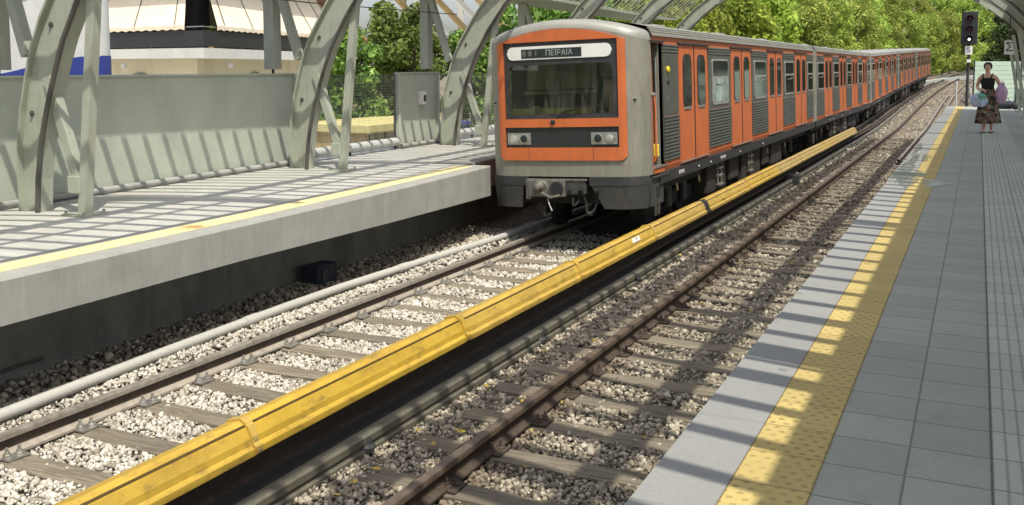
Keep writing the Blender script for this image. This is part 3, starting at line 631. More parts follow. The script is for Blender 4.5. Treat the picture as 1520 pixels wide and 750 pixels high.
def frame(y, off, mir, label, group, post=None):
    """One arched frame: I-section arch, leaning inner post, braces, rear post. mir mirrors it about x for the other platform."""
    root = empty('canopy_frame', (0, 0, 0)); f = (lambda x: mir-x) if mir is not None else (lambda x: x+off)
    PT = trimmed(-4.97 if mir is None else -5.0)
    oz = [Vector((f(x), y, z)) for x, z in PT]; iz = []
    for i, (x, z) in enumerate(PT):
        nn = normal(i); iz.append(Vector((f(x+nn.x*along(i)), y, z+nn.z*along(i))))
    iz[0].z = 0
    def band(P, Q, y0, y1):   # ribbon of thickness between curves P and Q, y0..y1
        mb = MB(); fr = []
        for p, q in zip(P, Q): fr.append(lambda s, p=p, q=q: tuple((p if s[0] == 0 else q)*1.0 + Vector((0, s[1], 0))))
        return mb.sweep([(0,y0),(1,y0),(1,y1),(0,y1)], fr)
    mid = [o.lerp(i, .04) for o, i in zip(oz, iz)]; mid2 = [o.lerp(i, .93) for o, i in zip(oz, iz)]
    band(mid, mid2, -.012, .012).build('arch_web', 'frame_paint', root)
    band(oz, [o.lerp(i, .06) for o, i in zip(oz, iz)], -.075, .075).build('arch_flange', 'frame_paint', root)
    band([o.lerp(i, .94) for o, i in zip(oz, iz)], iz, -.075, .075).build('arch_flange', 'frame_paint', root)
    px, tx = (post if post else (-8.19+off, -7.92+off))
    mb = MB().bar((px, y, 0), (tx, y, 2.45), .10, .10); mb.build('inner_post', 'frame_paint', root)
    bp = MB().box(px-.16, px+.16, y-.16, y+.16, .001, .02, .004).build('base_plate', 'frame_paint', root)
    for sx in (-1,1):
        for sy in (-1,1): MB().lathe([(.016,0),(.016,.03),(.006,.034)], (px+.125*sx, y+.125*sy, .02), 'z', 6).build('bolt', 'steel', bp)
    s = 1 if mir is None else -1
    a = Vector((f(-8.62), y, 1.40)); b = Vector((px-.05*s, y, .33)); MB().bar(a, b, .10, .10).build('lower_brace', 'frame_paint', root)
    MB().box(min(px,px-.16*s), max(px,px-.16*s), y-.07, y+.07, .22, .40, .01).build('gusset', 'frame_paint', root)
    MB().bar((f(-8.92), y, 1.62), (f(-9.38), y, 2.98), .11, .11).build('rear_brace', 'frame_paint', root)
    for q in ((3, 6, 8) if mir is None else ()):
        c_ = oz[q].lerp(iz[q], .3); MB().lathe([(.03,0),(.03,-.012),(.014,-.014),(.014,-.03)], (c_.x, y-.012, c_.z), 'y', 8).build('bolt', 'pipe_dark', root)
    rp = MB().bar((f(-9.46), y+.05, 1.47), (f(-9.46), y+.05, 3.0), .18, .18).build('rear_post', 'frame_paint', root)
    MB().lathe([(.02,1.385),(.02,1.47)], (f(-9.46), y+.05, 0), 'z', 8).build('bolt', 'dark_grey', rp)
    MB().tube([(iz[0].x,y-.11,0)]+[tuple(q+Vector((.0,-.11,0))) for q in iz[1:11]], .026, 8).build('downpipe', 'pipe_dark', root, True)
    return tag(root, label, 'canopy frame', group)
GL, GR = 'green grey frames of the left canopy', 'green grey frames of the right canopy'
LF = [(-2.5,'left canopy frame beside the camera, out ahead of the nearest wall'),(2.3,'left canopy frame in the near stretch before the bus'),(7.1,'curved grey green canopy frame nearest the camera, in front of the white bus'),(11.8,'curved grey green canopy frame at the end of the long barrier wall, with creepers beyond'),(16.6,'curved grey green canopy frame close to the nose of the train'),(21.4,'canopy frame rising behind the front of the train roof'),(26.2,'last but one canopy frame above the leading carriage roof'),(31.0,'end canopy frame of the left platform against bright foliage')]
for y, t in LF: frame(y, lean(y), None, t, GL)
MIR = -6.4-.2
RY = [37.5-4.8*k for k in range(9)]
for k, y in enumerate(RY): frame(y, 0, MIR, ['right canopy frame whose post stands beside the white letter sign','right canopy frame next before the letter sign'][k] if k < 2 else 'overhead frame %d before the letter sign on the right canopy' % (k+1), GR, (1.30, .86))
def canopy(name, f, ys, solid_to, tip, purl, pitch, label):
    root = empty(name)
    y0, y1 = ys; mb = MB(); y = y0
    XS = [solid_to+(tip-solid_to)*k/9 for k in range(10)]
    rs = random.Random(11)
    while y < y1:
        sw = .043 if solid_to < -8.2 else (.050 if rs.random() > .1 else rs.uniform(.06,.11))  # some unseen right-hand slats widened to make the shadows uneven
        fr = [(lambda p, x=x: (f(x, y), y+p[0], max(3.0 if solid_to < -8.2 else 0, roofpoint(x)+.05)+p[1])) for x in XS]
        mb.sweep([(-sw,0),(sw,0),(sw,.02),(-sw,.02)], fr); y += pitch
    mb.build('louvre', 'frame_paint', root)
    for i, (x, w) in enumerate(purl):
        MB().sweep([(-w/2,-.09 if w > .1 else .02),(w/2,-.09 if w > .1 else .02),(w/2,.05),(-w/2,.05)], [(lambda p, y=y: (f(x, y)+p[0], y, roofpoint(x)+p[1]-.001)) for y in (y0-.1, y1+.1)]).build('purlin', 'frame_paint', root)
    xs = [-9.75+.0, -9.3, -8.8, -8.3] ; zs = [3.02, 3.03, 3.035, 3.04]
    k = solid_to; q = [x for x in (-7.9,-7.6,-7.3) if x < k]
    P = [(-9.75,3.02),(-9.0,3.03)]+([(-8.25,3.04)] if k > -8.2 else [])+[(x, roofpoint(x)+.1) for x in q]+[(k, max(3.04, roofpoint(k)+.1))]
    mb = MB()
    fr = [(lambda p, a=a: (f(a[0], p[0]), p[0], a[1]+p[1])) for a in P]
    mb.sweep([(y0,0),(y1,0),(y1,.03),(y0,.03)], fr); mb.build('eave_panel', 'frame_paint', root)
    return tag(root, label, 'canopy roof')
canopy('canopy_roof', lambda x, y: x+lean(y), (-4, 31), -8.42, -4.95, [(-6.45,.17),(-5.75,.08),(-4.97,.09)], .34, 'slatted grey canopy roof above the left platform, ending over the train')
canopy('canopy_roof', lambda x, y: MIR-x, (-4, 37.4), -7.40, -4.97, [(-6.5,.24),(-5.42,.26),(-5.0,.12)], .41, 'slatted canopy roof overhead that shades the right platform')
for ya, yb, xx, zz in ((11.8,16.6,-8.75,2.48),):
    o = MB().tube([(xx+lean(ya)+.1,ya-5,zz),(xx+lean(ya),ya,zz-.04),(xx+lean(yb),yb,zz+.02)], .008, 6).build('cable', 'dark_grey'); tag(o, 'thin dark cable strung between the left canopy frames', 'cable')
# ------------------------------------------------------------------ barrier wall and mesh fence on the left
def wl(y): return -9.12-.04*(y-2)
def barrier(y0, y1, label, light=False):
    root = empty('barrier_wall'); mb = MB()
    fr = [(lambda p, y=y: (wl(y)+p[0], y, p[1])) for y in (y0, y1)]
    prof = [(-.04,.02),(-.04,1.39),(.0,1.39)]
    for k in range(28): z = 1.37-k*.047; prof += [(.001,z),(.001,z-.041),(-.0005,z-.044)]
    prof += [(.0,.02)]
    mb.sweep(prof, fr); mb.build('panel', 'wall_paint', root)
    MB().sweep([(-.06,1.385),(.03,1.385),(.03,1.41),(-.06,1.41)], fr).build('top_rail', 'wall_paint', root)
    MB().tube([(wl(y0)+.06, y0, .05), (wl(y1)+.06, y1, .05)], .038, 12).build('base_pipe', 'concrete', root, True)
    for y in (y0, y1): MB().box(wl(y)-.06, wl(y)+.05, y-.035, y+.035, .0, 1.40, .008).build('end_post', 'wall_paint', root)
    return tag(root, label, 'barrier wall')
barrier(-6, 12.25, 'long grey green metal barrier wall behind the two nearest canopy frames')
barrier(15.45, 17.0, 'short grey green barrier panel beside the canopy frame nearest the train')
def meshfence(y0, y1, label):
    root = empty('mesh_fence'); mb = MB(); r = .0016
    y = y0
    while y < y1: mb.box(wl(y)-r, wl(y)+r, y-r, y+r, .12, 1.37); y += .05
    for k in range(26): z = .12+k*.05; mb.bar((wl(y0), y0, z), (wl(y1), y1, z), r*2, r*2, (0,0,1))
    mb.build('wire_mesh', 'frame_paint', root)
    n = max(1, round((y1-y0)/1.6))
    for k in range(n+1):
        y = y0+(y1-y0)*k/n; MB().tube([(wl(y)-.03, y, 0), (wl(y)-.03, y, 1.38)], .02, 8).build('post', 'dark_grey', root)
    MB().tube([(wl(y0)+.02, y0, .14), (wl(y1)+.02, y1, .14)], .075, 14).build('base_pipe', 'kerb', root, True)
    return tag(root, label, 'fence')
meshfence(12.32, 15.38, 'wire mesh fence with a pale base pipe between the barrier wall and the short panel')
meshfence(17.06, 30, 'wire mesh fence running behind the train nose from the short panel')
o = empty('wall_lamp', (wl(16.3)+.08, 16.3, .95)); MB().box(-.08,.03,-.07,.07,-.16,.1,.02).build('housing','white',o); MB().box(.03,.035,-.04,.04,-.1,.02).build('lens','slab_dark',o)
tag(o, 'small white box fixed to the short barrier panel beside a canopy leg', 'wall box')
# ------------------------------------------------------------------ street side: bus, building, kiosk
def rounded(x0, x1, y0, y1, r, n=6):
    P = []
    for (cx_, cy_, a0) in ((x1-r,y1-r,0),(x0+r,y1-r,90),(x0+r,y0+r,180),(x1-r,y0+r,270)):
        for k in range(n+1): a = R(a0+90*k/n); P.append((cx_+r*math.cos(a), cy_+r*math.sin(a)))
    return P
bus = empty('bus', (-12.9, 6.0, -1.38))
b = MB().prism(rounded(-1.25,1.25,-5.2,4.9,.42), 'z', .35, 4.3).build('body', 'white', bus, True)
def arc_band():
    mb = MB(); pts = []
    n = 26
    for k in range(n+1):
        y = -5.0+9.48*k/n; top = 2.74+.30*sst(2.3, 4.3, y)
        pts.append((y, top))
    mb.prism([(y, z) for y, z in pts]+[(4.48,.36),(-5.0,.36)], 'x', 1.252, 1.262); return mb
arc_band().build('blue_panel', 'blue', bus)
MB().sweep([(0,.36),(0,3.05)], [(lambda p, q=q: (q[0], q[1], p[1])) for q in [(1.25-.42+.43*math.cos(R(a)), 4.9-.42+.43*math.sin(R(a))) for a in range(0, 91, 10)]], close=False).build('blue_corner', 'blue', bus)
for (y, z, r_) in ((2.80,3.43,.075),(2.78,3.86,.07),(2.74,3.78,.05),(3.22,3.87,.085),(3.3,4.05,.07)):
    MB().lathe([(r_,0),(r_,.008)], (1.252, y, z), 'x', 20).build('yellow_dot', 'dot_yellow', bus)
for y in (-3.6, 2.9):
    w = MB().lathe([(.46,-.14),(.48,-.1),(.48,.1),(.46,.14)], (1.12, y, .48), 'x', 24).build('wheel', 'black', bus); MB().lathe([(.26,0),(.24,.02)], (1.26, y, .48), 'x', 16).build('rim', 'steel', w)
wn = MB().prism([(-.9,2.2),(-.9,3.6),(.9,3.6),(.9,2.2)], 'y', 4.9, 4.91).build('rear_window', 'pane', bus)
bus['label'] = 'white bus with yellow dots and a blue skirt parked behind the long barrier wall'; bus['category'] = 'bus'


def wallquad(mb, c, d, nrm, t0, t1, n0, n1, z0, z1):   # box along direction d from corner c, thickness along nrm
    P = [c+d*t0+nrm*n0, c+d*t1+nrm*n0, c+d*t1+nrm*n1, c+d*t0+nrm*n1]
    mb.add([(p.x,p.y,z) for z in (z0,z1) for p in P], [(0,3,2,1),(4,5,6,7),(0,1,5,4),(1,2,6,5),(2,3,7,6),(3,0,4,7)])
K = Vector((-21.9, 23.4)); dr = Vector((-.27,.963)).normalized(); dl = Vector((-.97,.16)).normalized()
nr = Vector((dr.y,-dr.x)); nl = Vector((dl.y,-dl.x))*1.0
if nl.y > 0: nl = -nl
house = empty('apartment_building')
mb = MB()
body = [K, K+dr*11.2, K+dr*11.2+dl*16, K+dl*16]
mb.prism([(p.x,p.y) for p in body], 'z', -1.4, 8.5); mb.build('wall', 'cream', house)
edge = lambda off, ext=0: None
def ringband(name, mat, off, th, z0, z1, t_r=11.2, t_l=14):
    """band following both street faces, mitred at the corner"""
    def corner(o):   # point offset o outwards from both faces
        a = K+nr*o; b = K+nl*o; # intersect lines a+dr*s and b+dl*t
        den = dr.x*dl.y-dr.y*dl.x; w = b-a; s_ = (w.x*dl.y-w.y*dl.x)/den; return a+dr*s_
    P = [K+dl*t_l+nl*off, corner(off), K+dr*t_r+nr*off]; Q = [K+dl*t_l+nl*(off+th), corner(off+th), K+dr*t_r+nr*(off+th)]
    poly = P+Q[::-1]
    return MB().prism([(p.x,p.y) for p in poly], 'z', z0, z1).build(name, mat, house)
ringband('balcony_slab', 'plaster', .004, 1.2, 1.76, 2.06)
ringband('balcony_rail', 'balcony', 1.16, .05, 2.10, 2.56)
mb = MB()
for dd, nn, T in ((dr, nr, 11), (dl, nl, 12)):
    t = .6
    while t < T: p = K+dd*t+nn*1.19; mb.tube([(p.x,p.y,2.0),(p.x,p.y,2.72)], .02, 6); t += 1.25
mb.build('rail_post', 'steel', house)
ringband('rail_bar', 'steel', 1.17, .03, 2.66, 2.69)
ringband('upper_slab', 'plaster', .004, 1.3, 4.75, 5.05)
def awning(d, nn, t0, t1, mat='awning', z0=4.7, z1=2.72, out=1.25, skew=0):
    n = int((t1-t0)/.16); mb = MB(); top = []; bot = []; val = []
    for i in range(n+1):
        t = t0+(t1-t0)*i/n; a = K+d*t+nn*.15; b = K+d*(t-skew*(1-i/n))+nn*out; w = .012*math.sin(i*1.7)
        top.append((a.x,a.y,z0)); bot.append((b.x,b.y,z1+w)); val.append((b.x,b.y,z1-(.10 if i % 2 else .14)))
    m = n+1; mb.v = top+bot+val
    for i in range(n): mb.f += [(i,i+1,m+i+1,m+i),(m+i,m+i+1,2*m+i+1,2*m+i)]
    aw = mb.build('awning', mat, house)
    mod = aw.modifiers.new('thick','SOLIDIFY'); mod.thickness = .015
    k = t0+.3
    while k < t1:
        a = K+d*k+nn*.12; b = K+d*(k-skew*(1-(k-t0)/(t1-t0)))+nn*(out+.06); MB().tube([(a.x,a.y,z0+.04),(b.x,b.y,z1+.03)], .012, 6).build('awning_arm', 'dark_grey', aw); k += 1.55
awning(dr, nr, .10, 4.6, skew=1.2); awning(dr, nr, 4.66, 9.0); awning(dl, nl, .10, 4.6, skew=1.2); awning(dl, nl, 4.7, 10)
awning(dr, nr, 9.06, 11.1, 'brown_awning', 4.4, 2.62, 1.9)
p = K+nr*.9+nl*.2; MB().prism([(q.x,q.y) for q in (K+dr*.5+nr*.03, K+dr*.3+nr*.3, K+nr*.25+nl*.25, K+dl*.3+nl*.3, K+dl*.5+nl*.03)], 'z', 2.0, 4.75).build('corner_dark', 'balcony', house)  # black block standing in for the dark gap between the awnings
for d, nn, t in ((dr, nr, .25), (dl, nl, 2.3)):
    q = K+d*t+nn*1.0; l = MB().lathe([(.02,1.66),(.07,1.62),(.09,1.55),(.08,1.49),(.03,1.47)], (q.x,q.y,0), 'z', 12).build('balcony_lamp', 'white', house, True)
for d, nn, t in ((dr, nr, 4.2), (dl, nl, 2.9)):
    q = K+d*t+nn*.01; ang = math.atan2(d.y, d.x); mb = MB()
    pts = [(.75*math.cos(R(a)), .55*math.sin(R(a))) for a in range(0,181,12)]
    poly = [(x,z+.78) for x,z in pts]+[(-.75,-1.2),(.75,-1.2)]
    mb.sweep(poly, [lambda p: (q.x+d.x*p[0], q.y+d.y*p[0], p[1]), lambda p: (q.x+d.x*p[0]+nn.x*.05, q.y+d.y*p[0]+nn.y*.05, p[1])])
    dq = mb.build('arched_door', 'pane_pale', house)
for t in (6.3, 8.6):
    mb = MB(); wallquad(mb, K, dr, nr, t, t+1.3, -.1, .02, -.4, 1.0); w = mb.build('window', 'pane', house); mb = MB(); wallquad(mb, K, dr, nr, t-.08, t+1.38, .0, .03, -.5, -.4); mb.build('sill','plaster',w)
tag(house, 'cream corner building with a black balcony band and pale canvas awnings', 'building')
o = empty('potted_plant', (0,0,0)); q = K+nr*1.0+nl*.55
MB().lathe([(.10,2.03),(.15,2.3),(.16,2.36)], (q.x,q.y,0), 'z', 12).build('pot','roof_tan',o)
V=[];
mb = MB()
for k in range(160):
    a = rng.uniform(0,6.28); r = rng.uniform(0,.34); z = 2.40+rng.uniform(0,.40)*(1-r/.5); c = Vector((q.x+r*math.cos(a), q.y+r*math.sin(a), z)); s_ = .07
    M3 = Matrix.Rotation(rng.uniform(0,6.28),3,'Z') @ Matrix.Rotation(rng.uniform(-1,1),3,'X'); mb.add([M3 @ (Vector(p)*s_)+c for p in ((-1,0,0),(0,-.5,.1),(1,0,0),(0,.5,.1))], [(0,1,2,3)])
mb.build('foliage','leaf_yellow',o); tag(o, 'small yellowish plant in the corner of the balcony above the arched doors', 'plant')
# pergola of slanting beams behind the creepers
pg = empty('pergola')
for k in range(5):
    x = -23.5+k*1.0; MB().bar((x-1.2,38.5,5.2),(x+1.5,39.5,2.2),.24,.16,(0,1,0)).build('beam','plaster' if k % 2 else 'roof_tan',pg)
for x in (-24.2,-21.2,-19.6): MB().box(x-.1,x+.1,39.2,39.4,-1.4,5.0).build('post','plaster',pg)
MB().box(-25,-19.4,39.1,39.5,4.6,4.85).build('beam','plaster',pg); tag(pg, 'pale pergola of slanting beams half hidden by the creepers beyond the brown awning', 'pergola')
# kiosk with yellow roof behind the mesh
kq = empty('kiosk', (-13.2, 19.9, -1.38))
MB().box(-.9,.9,-1.5,2.2,0,1.40).build('wall','roof_tan',kq)
MB().box(-1.05,1.0,-1.6,2.3,1.40,1.60,.03).build('roof','kiosk_yellow',kq)
mb = MB()
for k in range(6): mb.box(.9,.915,-1.45+k*.6,-1.41+k*.6,0,1.4)
mb.build('panel_joint','dark_grey',kq)
MB().box(.9,.93,-1.3,-.6,.5,1.15).build('hatch','roof_tan',kq)
tag(kq, 'low tan kiosk with a flat yellow roof behind the wire mesh fence', 'kiosk')
cr = empty('dustbin', (-12.2, 21.9, -1.38)); MB().prism(rounded(-.38,.38,-.5,.5,.1),'z',.1,1.42).build('body','blue',cr,True); MB().prism(rounded(-.42,.42,-.54,.54,.1),'z',1.42,1.5).build('lid','blue',cr,True)
for sx in (-.25,.25): MB().lathe([(.09,-.04),(.1,0),(.09,.04)],(sx,-.4,.1),'x',12).build('wheel','black',cr)
tag(cr, 'blue rubbish container behind the fence next to the train nose', 'rubbish bin')
# ------------------------------------------------------------------ train
TC, HW, YF, LEN, PITCH = -5.375, 1.235, 13.0, 15.55, 15.75
TILT = R(-2.2)
def zroof(x): return 1.97+.215*(1-(x/HW)**2)
SIDE0 = .42   # where the flat side starts behind the nose
def plan(x):  # nose bow, distance behind the foremost point
    a = abs(x); y = .05*(a/.98)**2
    if a > .93: t = (a-.93)/(HW-.93); y += .06*t + (SIDE0-.11)*(1-math.sqrt(max(0, 1-t**2.2)))
    return y
def side_profile():
    P = [(HW-.02,-.07),(HW,.0),(HW,1.0),(HW-.012,1.90),(HW-.03,1.945)]
    for k in range(1, 14):
        x = (HW-.03)*(1-k/13.0*1.0); P.append((x, 1.955+.235*(1-(x/(HW-.03))**2)**.85))
    return P+[(-x, z) for x, z in P[-2::-1]]
def carbody(front):
    """hollow shell: sides, roof, tail; the nose is added by nose()"""
    car = empty('train_car')
    P = side_profile(); n = len(P); y0 = SIDE0 if front else .06
    sides = MB(); roof = MB()
    # right side with an opening for the driver's door on the leading car
    def sq(mb, x, ya, yb, za, zb): mb.add([(x,ya,za),(x,yb,za),(x,yb,zb),(x,ya,zb)], [(0,1,2,3)])
    seg = [(.0-.07,0),(0,1.0),(1.0,1.90)]
    opens = [(.47,1.0)] if front else []
    def sidepts(z): return HW-.02+(z+.07)/.07*.02 if z < 0 else (HW if z <= 1 else HW-.012*(z-1)/.9)
    cuts = [(y0,.47),(1.0,LEN)] if front else [(y0,LEN)]
    for s in (1,-1):
        for ya, yb in cuts:
            for za, zb in ((-.07,0),(0,1.0),(1.0,1.90)):
                xa, xb = sidepts(za)*s, sidepts(zb)*s; sides.add([(xa,ya,za),(xa,yb,za),(xb,yb,zb),(xb,ya,zb)], [(0,1,2,3)])
        if front:
            for za, zb in ((-.07,.02 if s == 1 else .8),(1.80,1.90)): xa, xb = sidepts(max(0,za))*s, sidepts(min(1,zb) if s == 1 else zb)*s; sides.add([(xa,.47,za),(xa,1.0,za),(xb,1.0,zb),(xb,.47,zb)], [(0,1,2,3)])  # unseen opening on the left added to let light into the cab
    sides.build('side_wall', 'orange', car)
    # roof with ribs along the cornice
    rp = [p for p in P if p[1] >= 1.90-1e-6]; ribs = []
    for x, z in rp: ribs.append((x, z))
    R2 = [(HW-.012,1.895),(HW+.022,1.90),(HW+.022,1.93),(HW-.004,1.94),(HW+.004,1.965),(HW-.02,1.975),(HW-.014,2.0),(HW-.045,2.01),(HW-.04,2.035),(HW-.075,2.045)]
    top = [(x, 2.045+.145*(1-(x/(HW-.075))**2)) for x in [(HW-.075)*(1-k/8) for k in range(1, 9)]]
    prof = R2+top+[(-x, z) for x, z in (R2+top)[-2::-1]]
    roof.sweep(prof, [lambda p: (p[0], y0, p[1]), lambda p: (p[0], LEN, p[1])], close=False, cap=False); ro = roof.build('roof', 'silver_roof', car, True)
    for y in ((3.2,7.6,12.2) if True else ()):
        MB().box(-.35,.55,y-.3,y+.3,2.10,2.197,.02).build('roof_vent', 'silver_roof', ro)
    # tail and floor
    e = MB(); e.add([(x, LEN, z) for x, z in P], [tuple(range(n))]); e.add([(-HW+.02,y0,-.07),(HW-.02,y0,-.07),(HW-.02,LEN,-.07),(-HW+.02,LEN,-.07)], [(0,1,2,3)])
    if not front: e.add([(x, y0, z) for x, z in P], [tuple(range(n))])
    e.build('end_wall', 'silver', car)
    if not front:
        for s in (1,): MB().prism(rounded(HW-.10,HW+.012,.0,.34,.05), 'z', -.07, 1.95).build('corner_post', 'silver', car, True)
    MB().prism(rounded(HW-.10,HW+.012,LEN-.16,LEN+.04,.05), 'z', -.07, 1.95).build('corner_post', 'silver', car, True)
    MB().prism(rounded(-.6,.6,LEN,LEN+.22,.05), 'z', 0, 1.9).build('gangway', 'black', car)
    # doors
    doors = [1.85+3.53*k for k in range(4)]
    def rr(y0_, y1_, z0_, z1_, r): return rounded(y0_, y1_, z0_, z1_, r, 4)
    for d0 in doors:
        for k in (0, 1):
            a = d0+.012+k*.87; b = a+.853
            dr_ = MB().prism(rr(a, b, -.015, 1.80, .02), 'x', HW-.02, HW+.006).build('door', 'orange', car)
            wy0, wy1 = a+.22, b-.20
            MB().prism(rr(wy0-.035, wy1+.035, .80, 1.66, .14), 'x', HW-.01, HW+.013).build('window_frame', 'black' , dr_)
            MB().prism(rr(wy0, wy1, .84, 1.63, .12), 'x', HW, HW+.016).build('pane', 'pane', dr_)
            MB().box(HW+.006,HW+.012,b-.012 if k == 0 else a-.004,b+.006 if k == 0 else a+.012,-.01,1.79).build('rubber_edge', 'black', dr_)
            MB().box(HW+.004,HW+.02,wy0+.02,wy1-.02,.79,.83,.005).build('handle', 'steel', dr_)
        MB().box(HW-.01,HW+.035,d0-.04,d0+1.80,1.805,1.835,.006).build('drip_rail', 'dark_grey', car)
        MB().box(HW-.01,HW+.03,d0+.02,d0+1.74,-.035,-.017,.003).build('door_sill', 'steel', car)
    # steel panels between the doors, with windows
    gaps = [(.98 if front else .36, doors[0]-.05)]+[(doors[i]+1.81, doors[i+1]-.05) for i in range(3)]+[(doors[3]+1.81, LEN-.17)]
    def corrugated(a, b, z0, z1, pitch, h=.016):
        prof = [(HW-.01,z0)]; z = z0
        while z < z1-.5*pitch: prof += [(HW+.006,z+.004),(HW+.006+h,z+.30*pitch),(HW+.006+h,z+.62*pitch),(HW+.006,z+.82*pitch)]; z += pitch
        prof += [(HW-.01,z)]
        return MB().sweep(prof, [lambda p: (p[0], a, p[1]), lambda p: (p[0], b, p[1])])
    for i, (a, b) in enumerate(gaps):
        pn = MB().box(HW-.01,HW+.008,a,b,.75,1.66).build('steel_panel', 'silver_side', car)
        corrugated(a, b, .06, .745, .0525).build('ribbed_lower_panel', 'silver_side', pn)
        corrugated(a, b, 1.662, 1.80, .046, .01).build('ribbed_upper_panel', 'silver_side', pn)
        if i == 0 and front:
            MB().lathe([(.05,0),(.05,.02),(.03,.03)], (HW+.008, 1.22, 1.42), 'x', 14).build('side_lamp', 'dot_yellow', pn); MB().lathe([(.045,0),(.04,.015)], (HW+.008, 1.22, 1.24), 'x', 14).build('side_lamp', 'black', pn)
            MB().box(HW+.008,HW+.02,1.16,1.2,.98,1.02).build('key_switch', 'steel', pn)
            continue
        mid = (a+b)/2; w = min(.60, (b-a)/2-.12); y0w, y1w = mid-w, mid+w
        fr_ = MB().prism(rr(y0w, y1w, .80, 1.60, .07), 'x', HW, HW+.02).build('window_frame', 'silver_roof', pn)
        MB().prism(rr(y0w+.045, y1w-.045, 1.30, 1.565, .035), 'x', HW+.01, HW+.023).build('vent_pane', 'pane_dark', fr_)
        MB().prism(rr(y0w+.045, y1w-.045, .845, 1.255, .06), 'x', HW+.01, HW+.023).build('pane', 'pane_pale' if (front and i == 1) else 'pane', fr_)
        MB().tube([(HW+.03,y0w+.2,1.17),(HW+.03,y0w+.5,1.15),(HW+.03,y1w-.25,1.2)], .008, 6).build('grab_bar', 'steel', fr_)
    # sill, lettering, underframe
    sl = MB().prism([(HW-.03,-.24),(HW+.005,-.24),(HW+.012,-.08),(HW-.03,-.07)], 'y', .75 if front else .1, LEN).build('sole_bar', 'dark_grey', car)
    if front:
        for (yy, t, sz) in ((1.55,'SIEMENS','0'),(4.3,'MAN GHH','0')): text('lettering', t, .085, 'white', sl, (HW+.012,yy+.3,-.165), (R(90),0,R(90)), .001)
    for yy in (2.9, 3.7, 6.0, 8.2): MB().lathe([(.016,0),(.014,.012)], (HW+.008, yy, -.17), 'x', 8).build('bolt', 'white', sl)
    uf = MB().box(-1.0,1.0,.6,LEN-.2,-.42,-.07)
    uf = uf.build('underframe', 'underframe', car)
    for (ya, yb, z) in ((4.0,5.4,-.78),(5.7,6.5,-.7),(6.8,8.6,-.82),(8.9,9.6,-.7),(9.9,11.2,-.78)): MB().box(.35,1.10,ya,yb,z,-.25,.03).build('equipment_box', 'underframe', uf)
    for yc in (2.6, 12.9):
        bg = MB().box(.55,.85,yc-1.3,yc+1.3,-.80,-.55,.05).build('bogie', 'underframe', car)
        MB().box(-.85,-.55,yc-1.3,yc+1.3,-.80,-.55,.05).build('bogie_side', 'underframe', bg)
        for yw in (yc-.9, yc+.9):
            for xs_ in (.72,-.72): MB().lathe([(.37,-.05),(.40,-.045),(.385,.04),(.34,.05),(.30,.055),(.12,.03),(.1,.09)], (xs_, yw, -.645), 'x', 22).build('wheel', 'underframe', bg)
        for dy in (-.45,.45): MB().tube([(.92,yc+dy,-.75),(.92,yc+dy,-.35)], .07, 10).build('spring', 'skirt_grey', bg)
        for dy in (-1.2,-1.05): MB().tube([(.95,yc+dy,-.8),(.95,yc+dy,-.5)], .025, 8).build('sand_pipe', 'steel', bg)
    for yy in (4.7, 7.35):
        st = MB()
        for dy in (-.14,.14): st.box(1.14,1.16,yy+dy-.012,yy+dy+.012,-.68,-.24)
        for z in (-.66,-.5,-.36): st.box(1.11,1.19,yy-.15,yy+.15,z-.012,z+.012)
        st.build('step_ladder', 'steel', car)
    for yy in (2.05, 3.4, 9.4, 11.6): MB().tube([(1.1,yy,-.36),(1.1,yy+.05,-.48)], .025, 8).build('valve_handle', 'steel', uf)
    if front: nose(car)
    return car
